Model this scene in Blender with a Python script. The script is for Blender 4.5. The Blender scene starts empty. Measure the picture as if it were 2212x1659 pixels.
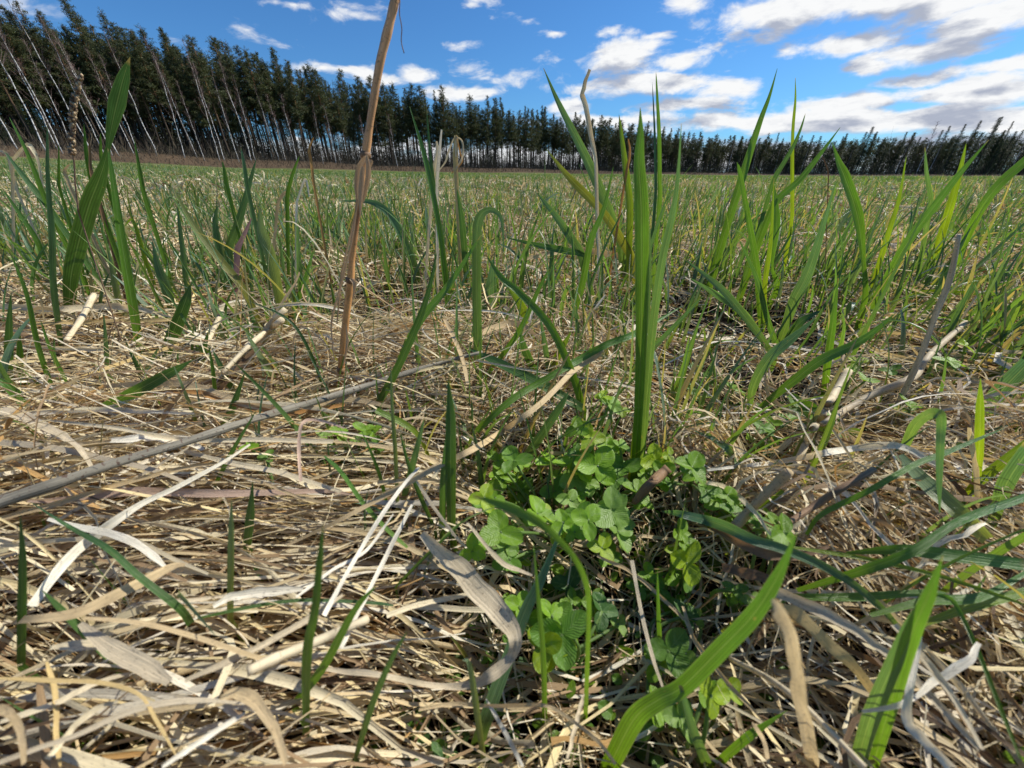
import bpy, math, random
import numpy as np
from mathutils import Vector
R = math.radians
S = bpy.context.scene
COL = S.collection
rng = np.random.default_rng(7)
random.seed(7)

# ------------------------------------------------------------------ camera
PITCH = R(29.4); CH = 0.17; FPX = 798.0          # focal length in pixels of the 2212 px wide picture
cd = bpy.data.cameras.new('camera'); cam = bpy.data.objects.new('camera', cd); COL.objects.link(cam)
cam.location = (0, 0, CH); cam.rotation_euler = (math.pi/2 - PITCH, 0, 0)
cd.sensor_width = 36; cd.lens = 36 * FPX / 2212; cd.clip_start = 0.005; cd.clip_end = 6000
S.camera = cam
cd.dof.use_dof = True; cd.dof.focus_distance = .42; cd.dof.aperture_fstop = 20
# ------------------------------------------------------------------ sun, sky, exposure
SUN_AZ, SUN_EL = 66, 44                             # degrees right of the view, degrees up
sd = bpy.data.lights.new('sun', 'SUN'); sd.energy = 5.0; sd.angle = R(0.5); sd.color = (1, .94, .84)
so = bpy.data.objects.new('sun', sd); COL.objects.link(so)
d = Vector((math.sin(R(SUN_AZ))*math.cos(R(SUN_EL)), math.cos(R(SUN_AZ))*math.cos(R(SUN_EL)), math.sin(R(SUN_EL))))
so.rotation_euler = d.to_track_quat('Z', 'Y').to_euler()
S.view_settings.view_transform = 'Standard'; S.view_settings.look = 'None'
S.view_settings.exposure = 0.32; S.view_settings.gamma = 1; S.view_settings.use_curve_mapping = False
S.cycles.max_bounces = 6; S.cycles.transmission_bounces = 4; S.cycles.diffuse_bounces = 3
S.cycles.use_denoising = True

def ray(px, py):
    x = (px-1106)/FPX; u = (829.5-py)/FPX
    v = np.array([x, math.cos(PITCH)+u*math.sin(PITCH), u*math.cos(PITCH)-math.sin(PITCH)])
    return v
def azel(px, py):
    v = ray(px, py); return math.atan2(v[0], v[1]), math.atan2(v[2], math.hypot(v[0], v[1]))

W = bpy.data.worlds.new('World'); S.world = W; W.use_nodes = True
nt = W.node_tree; nt.nodes.clear()
CLOUDS = [  # centre px, half width px, half height px, weight
 (1350,120,78,38,1.0),(1470,132,90,22,.85),(1400,185,170,24,.95),(1570,190,95,24,.85),(1330,262,170,18,.8),(1480,228,160,16,.8),(1600,262,260,26,.9),
 (1700,25,190,42,1.15),(1900,5,220,42,1.1),(2130,50,150,46,1.0),(2040,25,160,40,.9),(1500,10,60,26,.6),(1610,62,60,16,.35),
 (1850,92,120,28,1.0),(2010,108,160,24,1.0),(1880,140,70,17,.85),(1980,165,100,17,.95),(2190,140,60,20,.8),
 (1870,212,150,24,1.0),(2100,205,170,34,1.1),(1950,255,330,26,1.1),(2200,250,150,30,1),(1760,275,250,16,.8),
 (800,162,90,16,.75),(900,160,50,20,.9),(1000,198,80,18,.85),(700,152,90,12,.42),(1230,225,60,18,.8),
 (1100,345,3200,34,.85),
 (760,30,60,16,.42),(1040,2,44,16,.8),(1200,74,30,11,.62),(1320,66,48,11,.55),(1415,70,42,11,.55),(760,8,60,12,.36),
 (620,6,40,10,.4),(40,15,70,20,.25),(530,78,90,18,.24),(1080,165,150,26,.34),(1130,48,30,9,.3),(1000,95,30,9,.3),
]
g = bpy.data.node_groups.new('cloud_density', 'ShaderNodeTree')
g.interface.new_socket('P', in_out='INPUT', socket_type='NodeSocketVector')
g.interface.new_socket('D', in_out='OUTPUT', socket_type='NodeSocketFloat')
gi = g.nodes.new('NodeGroupInput'); go = g.nodes.new('NodeGroupOutput')
def gm(tree, op, a, b=None, c=None, clamp=False):
    n = tree.nodes.new('ShaderNodeMath'); n.operation = op; n.use_clamp = clamp
    for i, v in enumerate((a, b, c)):
        if v is None: continue
        if isinstance(v, (int, float)): n.inputs[i].default_value = v
        else: tree.links.new(v, n.inputs[i])
    return n.outputs[0]
def gv(tree, op, a, b=None):
    n = tree.nodes.new('ShaderNodeVectorMath'); n.operation = op
    for i, v in enumerate((a, b)):
        if v is None: continue
        if isinstance(v, tuple): n.inputs[i].default_value = v
        else: tree.links.new(v, n.inputs[i])
    return n.outputs['Value'] if op in ('LENGTH', 'DOT_PRODUCT') else n.outputs[0]
def noise(tree, vec, scale, det=6, rough=.55, lac=2.1, dist=0.0):
    n = tree.nodes.new('ShaderNodeTexNoise'); n.inputs['Scale'].default_value = scale
    n.inputs['Detail'].default_value = det; n.inputs['Roughness'].default_value = rough
    n.inputs['Lacunarity'].default_value = lac; n.inputs['Distortion'].default_value = dist
    if vec is not None: tree.links.new(vec, n.inputs['Vector'])
    return n
P = gi.outputs[0]
warp = noise(g, gv(g, 'MULTIPLY', P, (1, 1.8, 1)), 9, 3)
Pw = gv(g, 'ADD', P, gv(g, 'MULTIPLY', gv(g, 'SUBTRACT', warp.outputs['Color'], (.5,.5,.5)), (.07,.035,0)))
acc = None
for (x, y, hw, hh, wt) in CLOUDS:
    a0, e0 = azel(x, y); a1, _ = azel(x+hw, y); _, e1 = azel(x, y+hh); a2, _ = azel(x-hw, y)
    ra = abs(a1-a2)/2; re = abs(e1-e0)
    l = gv(g, 'LENGTH', gv(g, 'MULTIPLY', gv(g, 'SUBTRACT', Pw, (a0, e0, 0)), (1/ra, 1/re, 0)))
    s = gm(g, 'SUBTRACT', wt, gm(g, 'MULTIPLY', l, wt*.75))
    acc = s if acc is None else gm(g, 'SMOOTH_MAX', acc, s, .12)
# clouds elsewhere round the sky (behind and above the view)
gen = noise(g, gv(g, 'MULTIPLY', P, (1, 2.2, 1)), 2.2, 3)
far = gm(g, 'GREATER_THAN', gm(g, 'ABSOLUTE', g.nodes.new('ShaderNodeSeparateXYZ').outputs[0]), 1.0)
sx = [n for n in g.nodes if n.type == 'SEPXYZ'][0]; g.links.new(P, sx.inputs[0])
high = gm(g, 'MAXIMUM', far, gm(g, 'GREATER_THAN', sx.outputs[1], .42))
extra = gm(g, 'MULTIPLY_ADD', gen.outputs[0], 3.0, -1.75)
acc = gm(g, 'MAXIMUM', acc, gm(g, 'SUBTRACT', extra, gm(g, 'MULTIPLY_ADD', high, -3, 3)))
n1 = noise(g, gv(g, 'MULTIPLY', P, (1, 2.4, 1)), 11, 9, .58, dist=.35)
D = gm(g, 'ADD', acc, gm(g, 'MULTIPLY_ADD', n1.outputs[0], 2.1, -1.07))
g.links.new(D, go.inputs[0])

tc = nt.nodes.new('ShaderNodeTexCoord'); sp = nt.nodes.new('ShaderNodeSeparateXYZ'); nt.links.new(tc.outputs['Generated'], sp.inputs[0])
az = gm(nt, 'ARCTAN2', sp.outputs[0], sp.outputs[1]); el = gm(nt, 'ARCSINE', sp.outputs[2])
cv = nt.nodes.new('ShaderNodeCombineXYZ'); nt.links.new(az, cv.inputs[0]); nt.links.new(el, cv.inputs[1])
def dens(off):
    n = nt.nodes.new('ShaderNodeGroup'); n.node_tree = g
    nt.links.new(gv(nt, 'ADD', cv.outputs[0], off), n.inputs[0]); return n.outputs[0]
D0 = dens((0, 0, 0)); D1 = dens((.012, .030, 0))
def mr(tree, v, a, b, c=0, d_=1, smooth=True):
    n = tree.nodes.new('ShaderNodeMapRange'); n.interpolation_type = 'SMOOTHSTEP' if smooth else 'LINEAR'
    tree.links.new(v, n.inputs[0])
    for i, q in enumerate((a, b, c, d_)): n.inputs[i+1].default_value = q
    return n.outputs[0]
def mixc(tree, f, a, b, mode='MIX'):
    n = tree.nodes.new('ShaderNodeMix'); n.data_type = 'RGBA'; n.blend_type = mode
    for s, v in ((n.inputs[0], f), (n.inputs[6], a), (n.inputs[7], b)):
        if isinstance(v, (int, float)): s.default_value = v
        elif isinstance(v, tuple): s.default_value = (*v, 1) if len(v) == 3 else v
        else: tree.links.new(v, s)
    return n.outputs[2]
cover = mr(nt, D0, .0, .58)
under = mr(nt, gm(nt, 'SUBTRACT', D1, gm(nt, 'MULTIPLY', D0, .30)), -.02, .70)
dirn = noise(nt, gv(nt, 'MULTIPLY', cv.outputs[0], (1, 3.2, 1)), 26, 6, .6)
under2 = gm(nt, 'ADD', under, gm(nt, 'MULTIPLY_ADD', dirn.outputs[0], 1.1, -.55), clamp=True)
cloudc = mixc(nt, under2, (1.16, 1.17, 1.18), (.52, .57, .70))
sky = nt.nodes.new('ShaderNodeTexSky'); sky.sky_type = 'NISHITA'; sky.sun_disc = False
sky.sun_elevation = R(SUN_EL); sky.sun_rotation = R(SUN_AZ); sky.dust_density = .4; sky.ozone_density = 2.0
skyt = mixc(nt, 1.0, sky.outputs[0], (.40, .80, 1.22), 'MULTIPLY')
bg = nt.nodes.new('ShaderNodeBackground'); bg.inputs[1].default_value = .082; nt.links.new(skyt, bg.inputs[0])
bc = nt.nodes.new('ShaderNodeBackground'); bc.inputs[1].default_value = .66; nt.links.new(cloudc, bc.inputs[0])
mx = nt.nodes.new('ShaderNodeMixShader'); nt.links.new(cover, mx.inputs[0]); nt.links.new(bg.outputs[0], mx.inputs[1]); nt.links.new(bc.outputs[0], mx.inputs[2])
wo = nt.nodes.new('ShaderNodeOutputWorld'); nt.links.new(mx.outputs[0], wo.inputs[0])

# ------------------------------------------------------------------ helpers
def tag(o, label=None, cat=None, group=None, kind=None):
    for k, v in (('label', label), ('category', cat), ('group', group), ('kind', kind)):
        if v: o[k] = v
    return o
def empty(name, loc, label, cat, group=None):
    o = bpy.data.objects.new(name, None); COL.objects.link(o); o.location = loc; o.empty_display_size = .02
    return tag(o, label, cat, group)
def mkmesh(name, V, F, tint=None, uvw=None, smooth=True):
    """V (n,3); F (m,3|4) array or list of arrays"""
    V = np.asarray(V, np.float32); Fs = F if isinstance(F, list) else [F]
    me = bpy.data.meshes.new(name)
    me.vertices.add(len(V)); me.vertices.foreach_set('co', V.ravel())
    nl = sum(f.size for f in Fs); npoly = sum(len(f) for f in Fs)
    me.loops.add(nl); me.loops.foreach_set('vertex_index', np.concatenate([f.ravel() for f in Fs]).astype(np.int32))
    me.polygons.add(npoly)
    tot = np.concatenate([np.full(len(f), f.shape[1]) for f in Fs]).astype(np.int32)
    st = np.concatenate([[0], np.cumsum(tot)[:-1]]).astype(np.int32)
    me.polygons.foreach_set('loop_start', st); me.polygons.foreach_set('loop_total', tot)
    me.polygons.foreach_set('use_smooth', np.full(npoly, smooth))
    if tint is not None:
        a = me.attributes.new('tint', 'FLOAT_COLOR', 'POINT')
        a.data.foreach_set('color', np.c_[np.asarray(tint), np.ones(len(V))].astype(np.float32).ravel())
    if uvw is not None:
        a = me.attributes.new('uvw', 'FLOAT_VECTOR', 'POINT'); a.data.foreach_set('vector', np.asarray(uvw, np.float32).ravel())
    me.update(); me.validate(); return me
def link(name, me, mat, parent=None, loc=None):
    o = bpy.data.objects.new(name, me); COL.objects.link(o)
    if mat and not me.materials: me.materials.append(mat)
    if parent: o.parent = parent
    if loc is not None: o.location = loc
    return o
def nrm(v): return v/np.maximum(np.linalg.norm(v, axis=-1, keepdims=True), 1e-9)
def ribbons(P, Wd, side, fold, col, rnd, lean=None):
    """P (N,S,3) spines; Wd (N,S) widths; side (N,S,3); fold scalar or (N,1): V depth as share of width; col (N,S,3)"""
    N, Sg, _ = P.shape
    T = np.gradient(P, axis=1); T = nrm(T); side = nrm(side - (side*T).sum(-1, keepdims=True)*T)
    n = np.cross(T, side); fw = (fold*Wd)[..., None]
    L = P - side*Wd[..., None]/2 + n*fw; Rr = P + side*Wd[..., None]/2 + n*fw
    V = np.stack([L, P, Rr], 2).reshape(-1, 3)
    idx = np.arange(N*Sg*3).reshape(N, Sg, 3)
    F = np.concatenate([np.stack([idx[:, :-1, k], idx[:, :-1, k+1], idx[:, 1:, k+1], idx[:, 1:, k]], -1).reshape(-1, 4) for k in (0, 1)])
    c = np.repeat(col[:, :, None, :], 3, 2).reshape(-1, 3)
    ln = np.concatenate([np.zeros((N, 1)), np.cumsum(np.linalg.norm(np.diff(P, axis=1), axis=-1), 1)], 1)
    u = np.broadcast_to(np.array([-1., 0, 1.]), (N, Sg, 3)); v = np.repeat(ln[..., None], 3, 2)
    w = np.broadcast_to(rnd.reshape(N, 1, 1), (N, Sg, 3))
    return V, F, c, np.stack([u, v, w], -1).reshape(-1, 3)
def tube(P, rad, col, rnd, k=8, cap=True):
    P = np.asarray(P, float); n = len(P); T = nrm(np.gradient(P, axis=0))
    ref = np.array([.3, .9, .1]); a = nrm(np.cross(T, ref)); b = np.cross(T, a)
    th = np.arange(k)*2*math.pi/k
    V = (P[:, None] + rad[:, None, None]*(a[:, None]*np.cos(th)[None, :, None] + b[:, None]*np.sin(th)[None, :, None])).reshape(-1, 3)
    i = np.arange(n*k).reshape(n, k); j = np.roll(i, -1, 1)
    F = np.stack([i[:-1], j[:-1], j[1:], i[1:]], -1).reshape(-1, 4)
    ln = np.concatenate([[0], np.cumsum(np.linalg.norm(np.diff(P, axis=0), axis=-1))])
    uvw = np.stack([np.broadcast_to(np.abs(np.linspace(-1, 1, k)), (n, k)), np.repeat(ln[:, None], k, 1), np.full((n, k), rnd)], -1).reshape(-1, 3)
    c = np.repeat(np.asarray(col)[:, None], k, 1).reshape(-1, 3) if np.ndim(col) == 2 else np.tile(col, (n*k, 1))
    if cap:
        V = np.r_[V, P[:1], P[-1:]]; uvw = np.r_[uvw, uvw[:1], uvw[-1:]]; c = np.r_[c, c[:1]*.5, c[-1:]*.5]
        q = n*k
        F = [F, np.r_[np.stack([j[0], i[0], np.full(k, q)], -1), np.stack([i[-1], j[-1], np.full(k, q+1)], -1)]]
    else: F = [F]
    return V, F, c, uvw
def merge(parts):
    V = []; F3 = []; F4 = []; C = []; U = []; o = 0
    for v, f, c, u in parts:
        for q in (f if isinstance(f, list) else [f]):
            (F3 if q.shape[1] == 3 else F4).append(q + o)
        V.append(v); C.append(c); U.append(u); o += len(v)
    return np.concatenate(V), [np.concatenate(q) for q in (F3, F4) if q], np.concatenate(C), np.concatenate(U)
def crom(pts, n):
    pts = np.asarray(pts, float)
    if len(pts) == 2: return pts[0] + (pts[1]-pts[0])*np.linspace(0, 1, n)[:, None]
    p = np.r_[[2*pts[0]-pts[1]], pts, [2*pts[-1]-pts[-2]]]
    t = np.linspace(0, len(pts)-1, n); i = np.minimum(t.astype(int), len(pts)-2); f = (t-i)[:, None]
    a, b, c, d_ = p[i], p[i+1], p[i+2], p[i+3]
    return .5*((2*b)+(c-a)*f+(2*a-5*b+4*c-d_)*f**2+(3*b-a-3*c+d_)*f**3)
# value noise for heights
_g = rng.random((64, 64))
def vn(x, y, s):
    x = np.asarray(x, float)/s; y = np.asarray(y, float)/s
    i = np.floor(x).astype(int); j = np.floor(y).astype(int); fx = x-i; fy = y-j
    fx = fx*fx*(3-2*fx); fy = fy*fy*(3-2*fy); G = lambda a, b: _g[a % 64, b % 64]
    return (G(i, j)*(1-fx)+G(i+1, j)*fx)*(1-fy)+(G(i, j+1)*(1-fx)+G(i+1, j+1)*fx)*fy

# ------------------------------------------------------------------ terrain height
def tanel(px, py):
    v = ray(px, py); return v[2]/math.hypot(v[0], v[1])
_ex = [0, 350, 480, 700, 1000, 1300, 1700, 2212]
_edge = [338, 354, 361, 367, 372, 376, 379.5, 381]; _base = [314, 333, 343, 352, 361, 369, 376, 378]
_az = np.array([azel(x, y)[0] for x, y in zip(_ex, _base)])
_dist = np.interp(_az, np.radians([-50, -35, -15, 0, 15, 30, 50]), [84, 96, 112, 132, 165, 205, 225])
_te = np.array([tanel(x, y) for x, y in zip(_ex, _edge)]); _tb = np.array([tanel(x, y) for x, y in zip(_ex, _base)])
def edgeD(a): return np.interp(a, _az, _dist)
def terrain(x, y):
    x = np.asarray(x, float); y = np.asarray(y, float); a = np.arctan2(x, y); r = np.hypot(x, y)
    D = edgeD(a); E = np.interp(a, _az, _te)*D*.9; B = np.interp(a, _az, _tb)*D
    fade = np.clip((2.2-np.abs(a))/.9, 0, 1)
    E = (E+CH)*fade; B = (B+CH)*fade
    t = np.clip(r/(.9*D), 0, 1)
    h = E*t**1.35
    tb = np.clip((r-.9*D)/(.1*D), 0, 1); h = h + (B-E)*tb*tb*(3-2*tb)
    # the wooded rise climbs on behind the left edge only
    hill = np.clip((-.38-a)/.3, 0, 1)*fade
    h = h + hill*np.clip(r-D, 0, 120)*.075
    h = h + np.clip((r-.55)/1.2, 0, 1)*np.clip(12/np.maximum(r, 1), 0, 1)*.05*(vn(x+2, y+6, .55)-.35)
    h = h + np.clip(r/6, 0, 1)*.04*(vn(x, y, 5.3)-.5) + np.clip(r/60, 0, 1)*np.where(r > .9*D, .5, .12)*(vn(x+9, y+4, 11)-.5)
    return h
HOLES = [((1300,1440),.045),((1180,1290),.022),((1520,840),.075),((1690,880),.06),((1330,1040),.03),((1010,1590),.028),((840,690),.09),
         ((1560,700),.12),((1380,1250),.03),((1080,1450),.035),((1250,1110),.04),((1120,1080),.03),((1430,1360),.04),((600,740),.05),((1460,1130),.025),((1650,1010),.03),((240,1480),.012),((900,1600),.014)]
def at_z(px, py, z):
    v = ray(px, py); t = (z-CH)/v[2]; return np.array([v[0]*t, v[1]*t, z])
HW = [(at_z(p[0], p[1], .02)[:2], r) for p, r in HOLES]
def hole(x, y):
    h = np.zeros(np.shape(x))
    for c, r in HW: h = np.maximum(h, np.exp(-(((x-c[0])**2+(y-c[1])**2)/r**2)))
    return h
def mat_h(x, y):
    """height of the matted dead grass above the soil"""
    m = .020 + .026*vn(x+3, y+1, .16) + .014*vn(x, y, .06)
    lft = 1/(1+np.exp((np.asarray(x, float)+.01)*40)); m = m + lft*.014*np.clip(1-np.hypot(x, y)/.7, 0, 1)
    return m*(1-.85*hole(x, y))
def top_z(x, y): return terrain(x, y) + mat_h(x, y)
def on_mat(px, py, off=0.0):
    z = .03
    for _ in range(5): p = at_z(px, py, z); z = float(top_z(p[0], p[1])) + off
    return at_z(px, py, z)

# ------------------------------------------------------------------ materials
def newmat(name):
    m = bpy.data.materials.new(name); m.use_nodes = True; t = m.node_tree; t.nodes.clear()
    return m, t, t.nodes.new('ShaderNodeOutputMaterial')
def attr(t, n):
    a = t.nodes.new('ShaderNodeAttribute'); a.attribute_name = n; return a
def plant_mat(name, rough=.42, spec=.45, trans=.35, tcol=(1.35, 1.25, .35), stripes=.22, spots=0.0, fib=0.25, noisew=1.0, bump=.25, rim=0):
    m, t, out = newmat(name); tint = attr(t, 'tint').outputs['Color']; uv = attr(t, 'uvw').outputs['Vector']
    u3 = gv(t, 'MULTIPLY', uv, (5.5, 30, 40)); nf = noise(t, u3, 1.0, 4, .6)
    n2 = noise(t, gv(t, 'MULTIPLY', uv, (.8, 60, 31)), 1.0, 3, .55)
    fine = noise(t, gv(t, 'MULTIPLY', uv, (7, 400, 17)), 1.0, 2, .5)
    f = gm(t, 'MULTIPLY_ADD', nf.outputs[0], 2*stripes*2, 1-2*stripes)
    f = gm(t, 'MULTIPLY', f, gm(t, 'MULTIPLY_ADD', n2.outputs[0], fib*4, 1-fib*2))
    f = gm(t, 'MULTIPLY', f, gm(t, 'MULTIPLY_ADD', fine.outputs[0], .3, .85))
    cc = t.nodes.new('ShaderNodeCombineColor')
    for i in range(3): t.links.new(f, cc.inputs[i])
    if rim:
        s_u = t.nodes.new('ShaderNodeSeparateXYZ'); t.links.new(uv, s_u.inputs[0])
        f = gm(t, 'MULTIPLY', f, gm(t, 'MULTIPLY_ADD', gm(t, 'SINE', gm(t, 'MULTIPLY_ADD', s_u.outputs[0], 23, gm(t, 'MULTIPLY', n2.outputs[0], 2.5))), .17, 1.0))
        for i in range(3): t.links.new(f, cc.inputs[i])
    col = mixc(t, 1.0, tint, cc.outputs[0], 'MULTIPLY')
    if rim:
        sx_ = t.nodes.new('ShaderNodeSeparateXYZ'); t.links.new(uv, sx_.inputs[0]); au_ = gm(t, 'ABSOLUTE', sx_.outputs[0])
        col = mixc(t, gm(t, 'MULTIPLY', gm(t, 'ADD', mr(t, au_, .86, 1.0), mr(t, au_, .10, .0)), rim), col, (.30, .38, .20))
        pn = noise(t, gv(t, 'MULTIPLY', uv, (2.2, 260, 29)), 1.0, 2, .5)
        col = mixc(t, mr(t, pn.outputs[0], .70, .76, 0, .6), col, (.30, .24, .10))
    if spots:
        sn = noise(t, gv(t, 'MULTIPLY', uv, (3.5, 900, 23)), 1.0, 2, .5)
        col = mixc(t, gm(t, 'MULTIPLY', mr(t, sn.outputs[0], .60, .68), spots), col, (.10, .06, .045))
    b = t.nodes.new('ShaderNodeBsdfPrincipled'); t.links.new(col, b.inputs['Base Color'])
    b.inputs['Roughness'].default_value = rough; b.inputs['Specular IOR Level'].default_value = spec
    bp = t.nodes.new('ShaderNodeBump'); bp.inputs['Strength'].default_value = bump; bp.inputs['Distance'].default_value = .0006
    t.links.new(nf.outputs[0], bp.inputs['Height']); t.links.new(bp.outputs[0], b.inputs['Normal'])
    tr = t.nodes.new('ShaderNodeBsdfTranslucent'); t.links.new(mixc(t, 1.0, col, tcol, 'MULTIPLY'), tr.inputs[0])
    ms = t.nodes.new('ShaderNodeMixShader'); ms.inputs[0].default_value = trans
    t.links.new(b.outputs[0], ms.inputs[1]); t.links.new(tr.outputs[0], ms.inputs[2]); t.links.new(ms.outputs[0], out.inputs[0])
    return m
M_GREEN = plant_mat('green_blade', .36, .5, .38, (1.75, 1.65, .5), .34, fib=.14, bump=.6, rim=.35)
M_STRAW = plant_mat('dry_straw', .55, .22, .24, (1.2, 1.0, .7), .24, spots=.45, fib=.22, bump=.5)
M_STALK = plant_mat('dry_stalk', .6, .2, .0, (1, 1, 1), .30, spots=.45, fib=.35, bump=.8)
M_TWIG = plant_mat('grey_twig', .8, .1, .0, (1, 1, 1), .42, spots=.9, fib=.3, bump=1.0)
M_NEEDLE = plant_mat('needles', .6, .25, .18, (1.2, 1.2, .5), .1, fib=.1, bump=0)
M_BARK = plant_mat('bark', .85, .1, 0, (1, 1, 1), .25, fib=.25, bump=0)
def birch_mat():
    m, t, out = newmat('birch_bark'); g_ = t.nodes.new('ShaderNodeTexCoord')
    n = noise(t, gv(t, 'MULTIPLY', g_.outputs['Object'], (3, 3, 4)), 1.0, 4, .7)
    tint = attr(t, 'tint').outputs['Color']
    col = mixc(t, mr(t, n.outputs[0], .50, .60), tint, (.05, .045, .04))
    b = t.nodes.new('ShaderNodeBsdfPrincipled'); t.links.new(col, b.inputs['Base Color']); b.inputs['Roughness'].default_value = .7
    t.links.new(b.outputs[0], out.inputs[0]); return m
M_BIRCH = birch_mat()
def clover_mat():
    m, t, out = newmat('clover_leaf'); tint = attr(t, 'tint').outputs['Color']; uv = attr(t, 'uvw').outputs['Vector']
    s = t.nodes.new('ShaderNodeSeparateXYZ'); t.links.new(uv, s.inputs[0])
    au = gm(t, 'ABSOLUTE', s.outputs[0])
    # side veins run obliquely from the midrib
    nv_ = noise(t, gv(t, 'MULTIPLY', uv, (2, 4, 17)), 1.2, 2)
    ph = gm(t, 'ADD', gm(t, 'MULTIPLY', s.outputs[1], 56), gm(t, 'MULTIPLY_ADD', au, -22, gm(t, 'MULTIPLY', nv_.outputs[0], 9)))
    vein = gm(t, 'MULTIPLY_ADD', gm(t, 'SINE', ph), .5, .5)
    mid = mr(t, au, .0, .07, 1, 0)
    ch = gm(t, 'ABSOLUTE', gm(t, 'SUBTRACT', s.outputs[1], gm(t, 'MULTIPLY_ADD', au, .38, .36)))
    nn = noise(t, gv(t, 'MULTIPLY', uv, (3, 5, 11)), 1.5, 3)
    chev = gm(t, 'MULTIPLY', mr(t, ch, .0, .13, 1, 0), mr(t, nn.outputs[0], .35, .6))
    col = mixc(t, gm(t, 'MULTIPLY', vein, .13), tint, (.03, .10, .01))
    col = mixc(t, gm(t, 'MULTIPLY', chev, .28), col, (.32, .42, .20))
    col = mixc(t, gm(t, 'MULTIPLY', mid, .4), col, (.25, .38, .12))
    col = mixc(t, mr(t, nn.outputs[0], .5, .8, 0, .4), col, (.05, .14, .03))
    b = t.nodes.new('ShaderNodeBsdfPrincipled'); t.links.new(col, b.inputs['Base Color']); b.inputs['Roughness'].default_value = .45
    b.inputs['Specular IOR Level'].default_value = .4
    bp = t.nodes.new('ShaderNodeBump'); bp.inputs['Strength'].default_value = .25; bp.inputs['Distance'].default_value = .0006
    t.links.new(gm(t, 'ADD', vein, nn.outputs[0]), bp.inputs['Height']); t.links.new(bp.outputs[0], b.inputs['Normal'])
    tr = t.nodes.new('ShaderNodeBsdfTranslucent'); t.links.new(mixc(t, 1.0, col, (1.8, 1.7, .35), 'MULTIPLY'), tr.inputs[0])
    ms = t.nodes.new('ShaderNodeMixShader'); ms.inputs[0].default_value = .4
    t.links.new(b.outputs[0], ms.inputs[1]); t.links.new(tr.outputs[0], ms.inputs[2]); t.links.new(ms.outputs[0], out.inputs[0])
    return m
M_CLOVER = clover_mat()
def ground_mat():
    m, t, out = newmat('field_soil'); tint = attr(t, 'tint').outputs['Color']; tc_ = t.nodes.new('ShaderNodeTexCoord'); ob = tc_.outputs['Object']
    a = noise(t, ob, 1.3, 8, .7); b_ = noise(t, ob, 60, 6, .7); c_ = noise(t, gv(t, 'MULTIPLY', ob, (.3, .3, .3)), 1, 5, .65)
    f = gm(t, 'MULTIPLY', gm(t, 'MULTIPLY_ADD', a.outputs[0], 1.1, .45), gm(t, 'MULTIPLY_ADD', b_.outputs[0], 1.2, .4))
    f = gm(t, 'MULTIPLY', f, gm(t, 'MULTIPLY_ADD', c_.outputs[0], .8, .6))
    cc = t.nodes.new('ShaderNodeCombineColor')
    for i in range(3): t.links.new(f, cc.inputs[i])
    b = t.nodes.new('ShaderNodeBsdfPrincipled'); t.links.new(mixc(t, 1, tint, cc.outputs[0], 'MULTIPLY'), b.inputs['Base Color'])
    b.inputs['Roughness'].default_value = .95; b.inputs['Specular IOR Level'].default_value = .1
    bp = t.nodes.new('ShaderNodeBump'); bp.inputs['Strength'].default_value = .8; bp.inputs['Distance'].default_value = .006
    t.links.new(b_.outputs[0], bp.inputs['Height']); t.links.new(bp.outputs[0], b.inputs['Normal'])
    t.links.new(b.outputs[0], out.inputs[0]); return m

# ------------------------------------------------------------------ the ground, one sheet to the horizon
rr = np.r_[np.linspace(.0, 1.5, 90), np.geomspace(1.53, 60, 110), np.geomspace(61, 400, 130), np.geomspace(410, 4500, 24)]
na = 420; th = np.linspace(-math.pi, math.pi, na, endpoint=False)
RR, TH = np.meshgrid(rr, th, indexing='ij'); X = RR*np.sin(TH); Y = RR*np.cos(TH)
Z = terrain(X, Y) + np.clip(.006*(vn(X, Y, .03)-.5), -.01, .01) - .004
i = np.arange(len(rr)*na).reshape(len(rr), na); j = np.roll(i, -1, 1)
F = np.stack([i[:-1], i[1:], j[1:], j[:-1]], -1).reshape(-1, 4)
A = TH; DD = edgeD(A)
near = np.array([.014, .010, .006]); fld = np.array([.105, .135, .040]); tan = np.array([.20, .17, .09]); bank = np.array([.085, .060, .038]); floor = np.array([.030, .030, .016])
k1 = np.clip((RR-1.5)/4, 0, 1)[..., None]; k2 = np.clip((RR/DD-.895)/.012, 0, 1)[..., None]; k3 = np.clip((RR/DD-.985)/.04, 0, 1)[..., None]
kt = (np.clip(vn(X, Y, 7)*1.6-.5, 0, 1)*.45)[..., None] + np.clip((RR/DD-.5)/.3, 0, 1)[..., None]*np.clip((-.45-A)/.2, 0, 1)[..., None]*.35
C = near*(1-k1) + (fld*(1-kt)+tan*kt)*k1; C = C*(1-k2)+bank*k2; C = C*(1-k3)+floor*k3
gnd = link('ground', mkmesh('ground', np.stack([X, Y, Z], -1).reshape(-1, 3), F, C.reshape(-1, 3)), ground_mat()); tag(gnd, kind='structure')

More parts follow.
